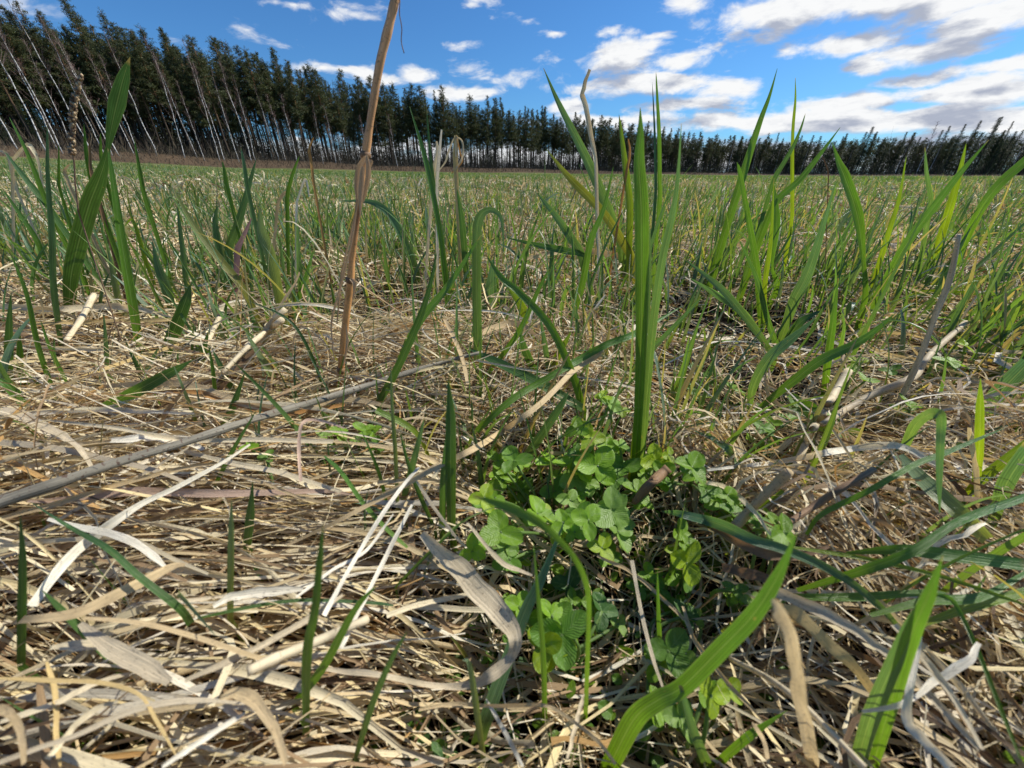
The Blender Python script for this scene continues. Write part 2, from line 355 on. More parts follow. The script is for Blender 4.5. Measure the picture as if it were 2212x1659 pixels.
# ------------------------------------------------------------------ matted dead grass
PAL = np.array([[.75,.66,.44],[.60,.48,.28],[.70,.62,.46],[.36,.25,.14],[.50,.31,.12],[.72,.60,.33],[.17,.11,.06],[.82,.76,.60]])
def straws(n, r0, r1, segs, Lm, wm, amax=R(78), lift=.5, pw=None, dense_keep=.07, curlm=1.0):
    a = rng.uniform(-amax, amax, n*2); r = np.sqrt(rng.uniform(r0*r0, r1*r1, n*2))
    x = r*np.sin(a); y = r*np.cos(a)
    keep = rng.random(n*2) > hole(x, y)*(1-dense_keep)
    x = x[keep][:n]; y = y[keep][:n]; n = len(x)
    L = Lm*rng.lognormal(0, .45, n); L = np.minimum(L, Lm*2.6)
    left = 1/(1+np.exp((x+.015)*45)) * np.clip(1.15-np.hypot(x, y)/.75, 0, 1)
    calm = rng.random(n) < .86*left; L = np.where(calm, L*1.35, L)
    swirl = (vn(x+5, y+7, .14)-.5)*5 + (vn(x+1, y+2, .5)-.5)*4
    head = np.where(calm, rng.normal(.04, .20, n), swirl + rng.normal(0, 1.1, n))
    curl = rng.normal(0, 1, n)*np.where(calm, .9, np.where(rng.random(n) < .3, 5.0, 2.0))*curlm
    wob = rng.normal(0, 1, (n, segs))*np.where(calm, .05, .26)[:, None]*curlm
    s = np.linspace(-.5, .5, segs)
    ang = head[:, None] + curl[:, None]*s[None]*np.minimum(1, L[:, None]/.1) + np.cumsum(wob, 1)*.6
    dx = np.cos(ang)*L[:, None]/segs; dy = np.sin(ang)*L[:, None]/segs
    PX = x[:, None] + np.cumsum(dx, 1) - dx.sum(1, keepdims=True)/2; PY = y[:, None] + np.cumsum(dy, 1) - dy.sum(1, keepdims=True)/2
    lay = rng.random(n)**.6
    hl = hole(x, y)[:, None]; arch = rng.exponential(.006, (n, 1))*lift*(1-(2*s[None])**2)*(1-.8*hl)
    tip = rng.normal(0, .015, (n, 1))*s[None]*2*lift*(1-.6*hl)
    PZ = terrain(PX, PY) + mat_h(PX, PY)*(.15+.85*lay[:, None]) + (arch + tip)*np.clip(np.hypot(x, y)/.3, .25, 1)[:, None] + .0015
    PZ = np.maximum(PZ, terrain(PX, PY)+.001)
    P = np.stack([PX, PY, PZ], -1)
    L = L; wd = np.minimum(wm*rng.lognormal(0, .5, n), wm*2.4); prof = np.clip(1.25*np.minimum(1, (1-np.linspace(0, 1, segs))*2.2), .25, 1)*np.clip(.5+np.linspace(0, 1, segs)*4, 0, 1)
    cut = rng.random(n) < .4; prof = np.where(cut[:, None], 1, prof[None])
    T = nrm(np.gradient(P, axis=1)); side = np.cross(T, np.array([0, 0, 1.])); side = nrm(side)
    roll = rng.normal(0, .7, n)[:, None] + rng.normal(0, 1.2, n)[:, None]*s[None]*2
    side = side*np.cos(roll)[..., None] + np.cross(T, side)*np.sin(roll)[..., None]
    p = np.array([.24,.20,.12,.14,.04,.12,.06,.08]) if pw is None else np.array(pw); ci = rng.choice(8, n, p=p/p.sum())
    col = PAL[ci]*rng.uniform(.75, 1.15, (n, 1)); low = 1
    col = np.repeat((col*low)[:, None], segs, 1)
    return ribbons(P, wd[:, None]*prof*(1+.35*rng.uniform(-1, 1, (n, segs))), side, rng.uniform(-.5, .15, (n, 1)), col, rng.random(n))
parts = [straws(11500, .0, .36, 16, .10, .00092, amax=math.pi, lift=1.3), straws(5000, .0, 1.0, 5, .014, .0010, lift=.3, dense_keep=.4),
         straws(3400, .0, .34, 16, .06, .0007, amax=math.pi, lift=1.9, curlm=1.4, dense_keep=.5),
         straws(14500, .30, 1.05, 13, .10, .0014, amax=R(108), lift=1.0),
         straws(8500, .30, 1.0, 11, .05, .0009, amax=R(108), lift=1.3, curlm=1.6, dense_keep=.6),
         straws(21000, 1.0, 2.6, 9, .12, .0026, R(62), 1.2),
         straws(15000, 2.5, 7, 6, .16, .005, R(60), 2.4), straws(3500, 7, 22, 4, .25, .010, R(58), 3.0)]
SP = parts

# ------------------------------------------------------------------ young green grass
GP = np.array([[.090,.180,.045],[.105,.195,.045],[.070,.15,.062],[.125,.205,.04],[.105,.18,.095],[.14,.21,.13]])
def blades(n, r0, r1, segs, H, wd, amax, tuft=4, spread=.02, hvar=.28, dens=None, tall=0.0):
    nt_ = n//tuft
    a = rng.uniform(-amax, amax, nt_*3); r = np.sqrt(rng.uniform(r0*r0, r1*r1, nt_*3)); x = r*np.sin(a); y = r*np.cos(a)
    pk = np.clip(-.45+2.4*vn(x+20, y+3, .22*max(1, r0)), 0.08, 1)*(1-.75*hole(x, y)*(r < 1))
    if dens is not None: pk = pk*dens(x, y)
    k = rng.random(len(x)) < pk; x = x[k][:nt_]; y = y[k][:nt_]
    x = np.repeat(x, tuft); y = np.repeat(y, tuft); n = len(x); tl = np.repeat(rng.normal(0, .12, (n//tuft)), tuft)
    x = x + rng.normal(0, spread, n); y = y + rng.normal(0, spread, n)
    az_ = rng.uniform(0, 2*math.pi, n); wind = .25                       # the field leans a little to the right
    a0 = np.abs(rng.normal(.12, .16, n)); bend = rng.gamma(1.6, .28, n); drop = rng.random(n) < .06; bend = np.where(drop, bend+1.6, bend)
    L = H*rng.lognormal(0, hvar, n)*(1+tl); L = np.minimum(L, H*1.75); 
    if tall: L = np.where(rng.random(n) < tall, L*1.3, L)
    s = np.linspace(0, 1, segs); th_ = a0[:, None] + bend[:, None]*s[None]**1.7
    ds = L[:, None]/(segs-1)
    hx = np.cumsum(np.sin(th_)*ds, 1)-np.sin(th_[:, :1])*ds; hz = np.cumsum(np.cos(th_)*ds, 1)-np.cos(th_[:, :1])*ds
    ux = np.cos(az_)+wind; uy = np.sin(az_)
    zb = terrain(x, y) + mat_h(x, y)*.35
    P = np.stack([x[:, None]+ux[:, None]*hx, y[:, None]+uy[:, None]*hx, zb[:, None]+hz], -1)
    tw = az_[:, None]+rng.normal(0, .5, n)[:, None]+rng.normal(0, .9, n)[:, None]*s[None]
    side = np.stack([-np.sin(tw), np.cos(tw), np.zeros_like(tw)], -1)
    prof = np.clip(.55+s*2.5, 0, 1)*np.clip((1-s)**.55*1.15, .03, 1)
    w = wd*rng.lognormal(0, .35, n)[:, None]*prof[None]
    col = GP[rng.choice(6, n, p=[.27,.2,.18,.12,.13,.10])]*rng.uniform(.75, 1.25, (n, 1))
    dead = rng.random(n) < .05; col = np.where(dead[:, None], np.array([[.34,.28,.17]]), col)
    basec = col*np.array([1.3, 1.1, .8]); tipc = np.where(rng.random((n, 1)) < .12, np.array([[.40,.32,.18]]), col*np.array([.95, 1, 1.25]))
    C_ = basec[:, None]*(1-s[None, :, None]) + tipc[:, None]*s[None, :, None]
    return ribbons(P, w, side, rng.uniform(.08, .35, (n, 1)), C_, rng.random(n))
dr = lambda x, y: np.clip(.62+.30*(x/np.maximum(np.hypot(x, y), .01)), .3, 1)
parts = [blades(420, .20, .42, 14, .055, .0027, R(70), 2, .012, dens=dr), blades(260, .10, .24, 14, .060, .0019, R(75), 2, .008),
         blades(1500, .38, .75, 14, .085, .0034, R(66), 3, .016, dens=dr),
         blades(3900, .70, 1.4, 11, .088, .0036, R(62), 4, .02, dens=lambda x, y: np.clip(.75-.1*x, .45, 1), tall=.04),
         blades(8200, 1.35, 3.2, 8, .084, .0042, R(60), 4, .03, tall=.05),
         blades(15000, 3.1, 8, 6, .084, .0062, R(58), 5, .06, tall=.04),
         blades(20000, 8, 22, 4, .105, .012, R(57), 5, .12), blades(20000, 22, 70, 4, .13, .034, R(57), 5, .3, dens=lambda x, y: (np.hypot(x, y) < .88*edgeD(np.arctan2(x, y)))*1.)]
GPARTS = parts
# ------------------------------------------------------------------ blades, stalks and straws one can single out
TG = {'g':(.085,.19,.028), 'b':(.085,.17,.085), 'y':(.16,.25,.02), 'd':(.055,.13,.040), 'p':(.17,.24,.11), 'o':(.15,.17,.04),
      'straw':(.74,.64,.43), 'white':(.82,.77,.62), 'tan':(.56,.43,.24), 'grey':(.60,.51,.35), 'brown':(.24,.15,.085), 'orange':(.48,.26,.09), 'gold':(.60,.45,.20), 'pink':(.58,.42,.31),
      'dk':(.12,.085,.06), 'purple':(.40,.25,.26)}
def depth_of(p): return p[1]*math.cos(PITCH) - (p[2]-CH)*math.sin(PITCH)
def spine(pts, mode, off=0.0, tilt=0.0, n=22, zb=None, zpx=None):
    q = crom(pts, n); q[:, 0] += 0; out = []
    if mode == 's':                                      # grows up from the ground at its first point
        low = pts[0][1] < 600
        b = on_mat(pts[0][0], (zpx or 600+(int(pts[0][0]/45)*17) % 70) if low else pts[0][1], off=-.004 if zb is None else zb); bd = b[1]
        for x, y in q:
            v = ray(x, y); d_ = bd
            for _ in range(4): z = CH + v[2]/v[1]*d_; d_ = bd*(1+0) + tilt*(z-b[2])
            t = d_/v[1]; out.append([v[0]*t, d_, CH+v[2]*t])
        if low and pts[0][1] > pts[1][1]+4:                  # its foot is hidden in the tuft in front: carry it down to the soil
            p0 = np.array(out[0]); g_ = nrm(p0-np.array(out[min(3, n-1)])); g_ = nrm(g_*np.array([.6, .6, 1])+np.array([0, 0, -.25])) if g_[2] < -.3 else np.array([0, 0, -1.])
            hgt = p0[2]-float(top_z(p0[0], p0[1]))+.004; k = 6; ex = [p0+g_*hgt/max(-g_[2], .3)*(1-i/k) for i in range(k)]
            out = crom(np.array(ex+out), n)
            return out
    else:
        o_ = np.interp(np.linspace(0, 1, n), np.linspace(0, 1, len(off)), off) if np.ndim(off) else np.full(n, off)
        for (x, y), oo in zip(q, o_): out.append(on_mat(x, y, oo+.006))
    return np.array(out)
def proj(p):
    p = p-np.array([0, 0, CH]); dd = p[:, 1]*math.cos(PITCH)-p[:, 2]*math.sin(PITCH); uu = p[:, 1]*math.sin(PITCH)+p[:, 2]*math.cos(PITCH)
    return np.stack([p[:, 0]/dd, uu/dd], 1), dd
def stretch(P, sd, T):
    e = 1e-4; a, d0 = proj(P); b, _ = proj(P+sd*e); c, _ = proj(P+T*e); t_ = nrm(c-a); q = (b-a)/e*d0[:, None]
    return np.abs(q[:, 0]*t_[:, 1]-q[:, 1]*t_[:, 0])
def hero_geo(pts, w, tint, mode='s', off=0.004, tilt=0.0, fold=.16, roll=None, tubed=False, n=None, tip=True, zb=None, twist=0.0, round_=8):
    n = n or max(14, 5*len(pts)); P = spine(pts, mode, off, tilt, n, zb)
    s = np.linspace(0, 1, n); dep = np.array([depth_of(p) for p in P])
    if isinstance(w, (list, tuple)): wp = np.interp(s, np.linspace(0, 1, len(w)), w)
    else: wp = w*np.clip(.72+s*1.3, 0, 1)*np.clip((1-s)**.6*1.5, .03 if tip else .75, 1) if mode == 's' and not tubed else w*np.interp(s, [0, .15, .5, .85, 1], [.6, 1, 1, .9, .35 if tip else .95])
    wm = wp/FPX*dep*(.86 if mode == 's' and not tubed and pts[0][0] > 1500 and pts[0][1] < 720 else 1)
    _v = nrm(P-np.array([0, 0, CH])); _t = nrm(np.gradient(P, axis=0)); _s = nrm(np.cross(_t, _v)); wm = wm/np.maximum(stretch(P, _s, _t), .5)
    c = TG[tint] if isinstance(tint, str) else tint
    if isinstance(c, tuple): c = np.array(c)
    col = np.repeat(c[None], n, 0) if c.ndim == 1 else np.stack([np.interp(s, np.linspace(0, 1, len(c)), c[:, k]) for k in range(3)], 1)
    if isinstance(tint, str) and tint in 'gbydpo':
        col = col*(np.array([1.35, 1.15, .7])*(1-s[:, None]) + np.array([.85, .95, 1.25])*s[:, None])
        if random.random() < .5: col = np.where(s[:, None] > random.uniform(.965, .99), np.array([.34, .25, .13]), col)
    rnd = random.random()
    if mode == 's':
        P = np.r_[[P[0]-np.array([0, 0, .02])], P]; wm = np.r_[wm[:1]*.8, wm]; col = np.r_[col[:1], col]
    if tubed: return tube(P, wm/2*(1+.06*crom(rng.normal(0, 1, (len(P)//2+2, 1)), len(P))[:, 0]), col, rnd, round_)
    crum = not (isinstance(tint, str) and tint in 'gbydpo'); kn = len(P)
    jit = crom(rng.normal(0, 1, (kn//3+2, 2)), kn)
    if crum: wm = wm*(1+.06*jit[:, 0]); fold = fold + .12*rng.normal()
    col = col*(1+(.10 if crum else .05)*jit[:, 1:2])
    view = nrm(P - np.array([0, 0, CH])); T = nrm(np.gradient(P, axis=0)); side = nrm(np.cross(T, view))
    rl = (random.gauss(0, .25) if roll is None else roll) + twist*np.linspace(-.5, .5, len(P))
    rl = np.broadcast_to(rl, len(P)) + (.2*jit[:, 1] if crum else 0); side = side*np.cos(rl)[:, None] + np.cross(T, side)*np.sin(rl)[:, None]
    wm = wm/np.maximum(np.cos(rl), .45)
    return ribbons(P[None], wm[None], side[None], fold, col[None], np.array([rnd]))
EX_G = []; EX_S = []
def as_thing(name, label, cat, geo, mat, group=None, parent=None):
    V, F, c, u = geo; base = V[0].copy() if parent is None else None
    if parent is None: V = V - base
    else: V = V - np.array(parent.location)
    o = link(name, mkmesh(name, V, F, c, u), mat, parent, base)
    if parent is None: tag(o, label, cat, group)
    return o
GB = 'tall single blades of young grass'
def blade(pts, w, t='g', label=None, parent=None, **k):
    geo = hero_geo(pts, w, t, **k); mat = M_STRAW if (t in TG and t not in 'gbydpo') else M_GREEN
    if label is None and parent is None: (EX_S if mat is M_STRAW else EX_G).append(geo); return
    return as_thing('leaf' if parent else 'grass_shoot', label, 'grass blade', geo, mat, None if parent else GB, parent)
def straw(pts, w, t='straw', label=None, name='dry_straw', cat='straw', mode='m', mat=None, **k):
    geo = hero_geo(pts, w, t, mode=mode, **k)
    if label is None: EX_S.append(geo); return
    return as_thing(name, label, cat, geo, mat or M_STRAW, 'dry straws lying over the grass mat' if name == 'dry_straw' else None)
def plant(px, py, label, name='grass_plant', cat='grass plant'):
    p = on_mat(px, py); p[2] = float(terrain(p[0], p[1])); return empty(name, p, label, cat)

# left side
blade([(150,690),(152,610),(163,551),(190,451),(215,385),(230,335),(238,290),(250,233),(266,170),(281,123)], [22,34,42,46,44,24,11,26,43,30,1], 'd', 'broadest tall dark blade at the left with a twist in its middle', n=46, roll=.1, fold=.10, zb=-.01)
blade([(300,750),(290,684),(273,584),(257,484),(243,384),(233,320)], 22, 'g', 'long narrow blade just right of the broad twisted blade', tilt=.1)
blade([(132,747),(115,617),(112,517),(103,384),(102,265)], 16, 'b', 'straight dull green blade left of the broad twisted blade', roll=.2)
blade([(123,867),(83,751),(57,634),(20,540)], 13, 'g', 'thin blade leaning left beside the left edge of the mat')
blade([(160,857),(110,757),(87,690)], 9, 'g')
blade([(110,610),(80,520),(0,400)], 13, 'g'); blade([(97,430),(60,333),(20,253)], 11, 'g'); blade([(97,437),(50,380),(7,323)], 13, 'd')
blade([(20,817),(20,717),(24,631)], [18,22,14,1], 'd', 'short dark upright blade at the left edge')
blade([(43,807),(42,751),(39,704)], [16,17,10,1], 'g')
blade([(77,897),(45,862),(15,832),(-20,810)], 24, 'g', 'thick green blade arching out past the left edge')
blade([(353,774),(377,711),(400,651),(412,611)], [22,32,26,1], 'd', 'short wide dark blade leaning right amid pale straws')
blade([(380,684),(363,631),(343,577),(328,517)], [20,25,18,1], 'b', 'pale bluish blade pointing up and left')
blade([(410,674),(400,584),(390,501),(383,444)], 12, 'b'); 
blade([(612,680),(587,557),(567,501),(560,444)], [20,24,22,1], 'p', 'pale damaged blade with bleached cross marks')
blade([(550,671),(520,617),(467,551),(417,484),(373,404)], 17, 'o', 'long olive blade leaning far to the left, half dried'); 
blade([(233,831),(230,751),(224,677)], 11, 'b'); blade([(263,687),(250,617),(233,537)], 15, 'p')
blade([(230,877),(300,841),(367,804),(417,777)], [22,28,22,1], 'd', 'dark green blade lying low across the straw mat', mode='m', off=[.004,.014,.02,.026])
blade([(327,864),(300,797),(270,734)], 11, 'd'); blade([(310,817),(323,784),(342,751)], 12, 'b')
blade([(413,817),(433,777),(450,717)], 20, 'd'); blade([(467,884),(460,801),(450,744)], 9, 'g'); blade([(507,851),(483,804),(460,757)], 15, 'd')
blade([(477,934),(500,884),(530,801)], [18,20,14,1], 'd'); blade([(600,834),(567,777),(530,717)], 15, 'p')
blade([(700,851),(677,777),(627,694),(533,647)], 7, 'd'); blade([(427,924),(407,867),(373,784)], 9, 'p')
blade([(473,541),(465,484),(470,440)], 16, 'b'); blade([(493,534),(513,484),(533,417),(553,344)], 19, 'b', 'bluish upright blade rising above the far grass left of the brown stalk')
blade([(633,677),(653,624),(680,534)], 11, 'g'); blade([(314,561),(300,511),(285,474),(268,490)], 9, 'y'); blade([(513,537),(530,500),(547,464)], [10,15,8,1], 'purple')
blade([(200,400),(187,333),(181,267)], 12, 'g'); blade([(218,340),(217,287)], 8, 'g'); blade([(195,367),(192,283)], 8, 'brown'); blade([(310,417),(300,360),(290,300)], 10, 'g')
blade([(533,400),(528,360),(520,317)], 10, 'b'); blade([(127,400),(127,310)], 7, 'g'); blade([(620,420),(634,370),(647,337)], 9, 'g'); blade([(490,400),(485,370),(480,347)], 9, 'g')
# lower left
blade([(412,1347),(385,1312),(300,1245),(233,1185),(150,1138),(67,1085)], [20,20,18,16,10,1], 'd', 'long dark blade slanting down to the right over the lower straw', mode='m', off=[.001,.012,.02,.024,.024,.02])
blade([(45,1440),(47,1300),(48,1200),(43,1110)], [20,22,18,1], 'd', 'upright dark blade near the lower left corner')
blade([(497,1340),(498,1211),(499,1145),(500,1075)], [14,15,13,1], 'p', 'pale straight blade standing in the lower left straw')
blade([(533,1185),(540,1111),(546,1038)], [18,20,1], 'd', 'short dark pointed blade in the straw below the grey twig')
blade([(661,1640),(662,1420),(680,1315),(690,1211),(698,1131)], [12,22,18,15,1], 'g', 'slim upright blade left of the curled leaf', zb=-.03)
blade([(463,1051),(500,978),(553,888)], 10, 'd'); blade([(633,1523),(700,1437),(764,1320),(814,1263)], 18, 'g')
blade([(427,1335),(567,1306),(667,1296),(804,1302),(850,1308)], 8, 'd', mode='m', off=.014)
blade([(880,1183),(837,1145),(787,1091),(737,1021),(700,985)], 10, 'g', mode='m', off=.014)
# around the brown stalk and the centre
blade([(1034,814),(1030,651),(1030,517),(1036,471),(1054,454),(1074,459),(1085,481),(1088,545)], [19,20,20,20,14,10,6,2], 'b', 'bluish blade folded over at the top like a hook', n=44, roll=.0, fold=.12)
blade([(1048,708),(1057,634),(1064,561)], [20,24,17,3], 'b'); blade([(1056,705),(1068,634),(1066,580)], 12, 'b')
blade([(850,811),(904,701),(970,617),(1040,507)], 17, 'g', 'long blade slanting right behind the hooked blade')
blade([(797,904),(847,817),(894,717),(924,634),(944,544)], 17, 'd', 'dark slanting blade right of the brown stalk')
blade([(1047,817),(1120,717),(1164,624),(1187,580)], 11, 'g'); blade([(1264,907),(1237,811),(1187,704),(1120,631),(1084,601),(1050,551)], [16,16,16,16,14,12,1], 'g', 'long blade crossing left behind the central tuft')
blade([(1150,737),(1130,667),(1094,614)], 20, 'y'); blade([(1167,821),(1137,761),(1120,704)], [16,18,1], 'd'); blade([(1187,811),(1178,750),(1167,684)], 12, 'b')
blade([(1230,711),(1257,617),(1277,517),(1304,451),(1325,360)], 14, 'g'); blade([(1187,807),(1210,760),(1234,717)], 16, 'y')
blade([(1030,931),(1104,864),(1187,814),(1304,747),(1370,721),(1474,661)], [12,15,15,15,14,1], 'g', 'long blade slanting low behind the central tuft', mode='m', off=[.002,.014,.024,.034,.04,.05])
blade([(1262,885),(1170,831),(1070,781),(1010,752)], [16,22,18,1], 'd', 'dark green blade lying flat across the hollow', mode='m', off=[.004,.01,.014,.014])
blade([(975,1142),(973,1000),(973,900),(968,815)], [18,24,22,1], 'd', 'stout straight dark blade between grey twig and clover', fold=.2, roll=.1)
blade([(955,1144),(959,1030),(962,948)], [14,16,1], 'd'); blade([(1100,1044),(1137,984),(1204,884),(1227,847)], [18,20,17,2], 'b', 'greyish blue blade slanting up above the clover')
blade([(859,1100),(854,978),(847,878),(844,784)], 9, 'p', 'thin pale upright blade below the twig'); blade([(837,1095),(817,1018),(780,928)], 8, 'g'); blade([(940,1144),(904,1061),(880,994),(864,931)], 10, 'd')
blade([(870,1084),(897,984),(917,901)], 14, 'b'); blade([(928,990),(904,941),(870,914),(812,886)], [6,11,15,12], 'y', 'yellowing blade arching over with a torn tip')
blade([(1265,1560),(1270,1420),(1273,1315),(1267,1261),(1247,1214),(1210,1168),(1154,1121),(1087,1091),(1021,1071)], [9,10,10,12,12,13,20,20,2], 'g', 'arching green blade bowed over the clover leaves', n=50, tilt=-.12, fold=.14)
blade([(1014,1657),(1054,1537),(1097,1420),(1137,1313),(1170,1247),(1220,1124)], [26,30,28,25,20,1], 'b', 'broad bluish blade slanting up through the dark hollow', zb=-.035, tilt=.35)
blade([(1177,1553),(1174,1420),(1164,1303),(1152,1171)], [11,12,10,1], 'g', 'thin upright blade in the hollow beside the bluish one')
blade([(1047,1657),(1030,1537),(1014,1437),(998,1425)], 14, 'p'); blade([(1020,1440),(995,1400),(970,1370)], 9, 'o')
blade([(767,1640),(804,1520),(847,1420),(880,1363)], 14, 'd', 'narrow dark blade leaning right at the bottom edge'); blade([(854,1268),(937,1185),(1020,1108)], 7, 'd')
blade([(1170,1221),(1220,1168),(1270,1104)], [14,20,1], 'g'); blade([(1430,1450),(1424,1350),(1420,1230)], 10, 'g'); blade([(887,551),(847,471),(804,437),(737,434)], [18,17,14,2], 'b')
blade([(1004,541),(997,467),(987,407)], 14, 'd'); blade([(1264,549),(1170,531),(1097,514)], [6,16,2], 'd', 'dark leaf held almost level left of the central tuft', tilt=.3); blade([(1254,544),(1204,471),(1160,417)], 18, 'b')
blade([(970,680),(960,584),(947,484),(920,350),(885,230)], [14,13,12,11,1], 'g', 'tall thin blade pointing at the pines right of the brown stalk'); blade([(942,440),(929,333),(921,230)], 8, 'd')
# the two crossing blades and the central tuft
blade([(1340,520),(1300,420),(1270,350),(1237,283),(1204,217),(1174,147)], [14,20,22,18,12,1], 'b', 'tall blade leaning left with its tip against the clouds')
blade([(1364,554),(1304,461),(1230,384),(1180,322)], [16,20,18,1], 'o', 'olive blade leaning left below the tallest leaning one')
t = plant(1372, 1060, 'tallest bright green grass tuft standing in the middle above the clover')
blade([(1368,1062),(1378,900),(1384,750),(1386,600),(1385,450),(1380,350),(1383,290),(1383,232)], [18,19,24,30,32,24,15,1], 'g', parent=t, n=46, fold=.2, roll=.15)
blade([(1382,1052),(1398,850),(1412,700),(1432,560),(1452,470),(1464,390),(1472,267)], [15,17,18,17,14,9,1], 'b', parent=t, n=40, fold=.2)
blade([(1360,1062),(1372,950),(1382,800),(1388,700)], [14,16,12,4], 'y', parent=t, fold=.2); blade([(1392,870),(1402,600),(1400,500),(1391,420)], [8,9,8,1], 'b', parent=t)
for p in ([(1360,437),(1347,333),(1337,247)], 15, 'y'), ([(1425,437),(1424,300),(1420,217),(1417,155)], 9, 'g'), ([(1416,417),(1414,300),(1409,177)], 6, 'd'): blade(*p)
# right side against the sky
blade([(1575,470),(1592,417),(1618,333),(1642,260),(1662,207),(1679,148)], [18,20,20,15,9,1], 'g', 'tallest blade right of the central tuft, tip against the clouds')
blade([(1711,477),(1712,300),(1718,217),(1718,168)], [10,10,7,1], 'y', 'thin upright blade beside the tallest right one, in front of the sky')
blade([(1662,420),(1675,383),(1708,327),(1728,283),(1740,245)], 11, 'd'); blade([(1640,520),(1675,437),(1725,390),(1768,337),(1815,275)], [14,17,16,13,1], 'g', 'blade leaning right across the far right treeline')
blade([(1848,720),(1868,640),(1864,560),(1852,467),(1825,384),(1811,350),(1797,307)], [15,14,10,26,24,14,1], 'g', 'wide blade narrowing at a twist and leaning left at the right', n=36)
blade([(1865,690),(1908,617),(1958,527),(2025,437),(2075,373),(2136,302)], [16,22,22,20,14,1], 'g', 'long blade slanting up right from the same base as the twisted one')
blade([(2005,600),(2030,520),(2055,437),(2072,377),(2087,310)], 22, 'y', 'yellow green blade leaning right, lit through by the sun'); blade([(1875,655),(1895,584),(1925,484),(1942,430),(1958,337)], 14, 'y')
blade([(2040,620),(2128,437),(2212,350),(2240,330)], [16,24,22,18], 'g', 'long blade running out past the right edge'); blade([(2012,430),(2002,377),(1998,318)], 14, 'b')
blade([(1925,660),(1992,634),(2075,634),(2168,643)], [8,16,16,1], 'y', 'yellow green leaf bending level to the right', tilt=-.2); blade([(2058,640),(2142,597),(2230,585)], [16,18,14], 'y')
blade([(1778,870),(1788,777),(1798,704),(1811,601)], [14,18,16,1], 'g', 'upright blade right of the many leaved plant'); blade([(1662,661),(1680,617),(1668,575),(1678,480),(1670,384)], [14,18,6,18,1], 'g', twist=1.2)
blade([(1652,700),(1652,617),(1665,517),(1672,384)], 13, 'y')
t = plant(1672, 767, 'many leaved grass plant spreading its leaves like a fan at the right')
for p in ([(1672,767),(1608,677),(1550,636),(1492,601)], [10,18,15,1], 'b'), ([(1675,775),(1625,704),(1558,624),(1475,557)], [10,18,16,1], 'b'), ([(1685,761),(1662,701),(1635,601),(1595,514)], 13, 'd'), \
    ([(1684,745),(1715,651),(1742,597),(1765,531),(1808,384)], [14,25,24,18,1], 'b'), ([(1688,751),(1728,697),(1782,667)], [10,18,1], 'd'), ([(1616,904),(1628,834),(1662,774),(1708,734),(1768,681)], [8,20,24,20,1], 'b'), \
    ([(1612,905),(1708,827),(1775,777),(1858,737),(1938,674)], [8,20,22,18,1], 'g'), ([(1645,712),(1640,640),(1632,560),(1600,384),(1592,350)], [16,18,18,12,1], 'g'):
    blade(*p, parent=t, n=26)
# lower right
blade([(1317,1653),(1370,1553),(1420,1513),(1475,1483),(1558,1400),(1625,1330),(1675,1253),(1722,1151)], [42,50,46,44,46,44,32,1], 'g', 'broadest bright blade curving up to the right at the bottom edge', n=44, fold=.12, roll=.1, zb=.0)
t = plant(1880, 1657, 'pair of broad dark blades standing at the lower right edge')
blade([(1850,1650),(1885,1537),(1935,1420),(1960,1353),(1985,1300)], [36,44,40,24,2], 'b', parent=t, fold=.14); blade([(1885,1655),(1930,1500),(1965,1380),(2005,1287),(2037,1200)], [26,38,44,34,1], 'g', parent=t, fold=.14)
blade([(1722,1275),(1875,1228),(1975,1188),(2075,1124),(2230,1068)], [10,24,24,20,18], 'g', 'long green blade slanting up to the right edge', mode='m', off=[.01,.022,.028,.03,.03])
blade([(1828,1195),(1942,1188),(2042,1198),(2230,1222)], [6,24,28,26], 'g', 'wide blade lying level out past the right edge', mode='m', off=[.014,.02,.02,.02])
blade([(1942,1357),(1905,1314),(1842,1261),(1775,1221),(1692,1186),(1625,1165),(1558,1134),(1475,1111),(1425,1104)], [10,14,16,18,20,22,24,16,1], 'b', 'long bluish blade arching left towards the clover', mode='m', off=[.006,.014,.018,.02,.022,.024,.026,.024,.02], n=40)
blade([(1742,1155),(1775,1111),(1875,1061),(1975,1004),(2042,978),(2178,921)], [8,12,14,14,13,2], 'g', 'straight thin blade slanting right below the folded leaf', mode='m', off=[.006,.018,.026,.03,.034,.04])
blade([(1708,1181),(1875,1208),(2042,1248),(2230,1312)], 9, 'y', mode='m', off=.02)
blade([(1952,970),(1975,921),(2003,897),(2022,893),(2033,905),(2031,960),(2029,1040),(2030,1108)], [20,25,22,22,24,20,14,2], 'b', 'light green leaf folded sharply over and hanging down', n=44, fold=.1, roll=.0, mode='m', off=[.004,.024,.046,.052,.048,.040,.028,.018])
blade([(2130,1165),(2075,1111),(2008,1051),(1942,984)], [28,36,34,18], 'p', 'wide pale crushed blade lying towards the right edge', mode='m', off=[.006,.014,.016,.014], tip=False)
blade([(2105,1085),(2115,978),(2118,878),(2118,817)], [16,24,20,1], 'y', 'upright yellow green blade near the right edge'); blade([(2072,1080),(2125,1028),(2230,945)], [12,26,20], 'y')
blade([(2145,1130),(2175,1044),(2230,960)], [24,42,36], 'b', 'broad bluish blade rising at the right edge'); blade([(2122,910),(2158,851),(2225,780)], [20,40,34], 'b')
blade([(1600,1010),(1560,960),(1500,930)], [10,15,2], 'b', mode='m', off=.01); blade([(1880,1330),(2000,1300),(2120,1290),(2230,1230)], [10,22,22,10], 'g', mode='m', off=.016); blade([(1990,1350),(2100,1310),(2230,1275)], [14,26,22], 'y', mode='m', off=.012)
blade([(1720,1290),(1850,1290),(2000,1280),(2050,1282)], [14,20,14,1], 'g', mode='m', off=.01); blade([(2205,1640),(2150,1500),(2110,1400),(2060,1300),(2015,1285)], 10, 'g', mode='m', off=.03)
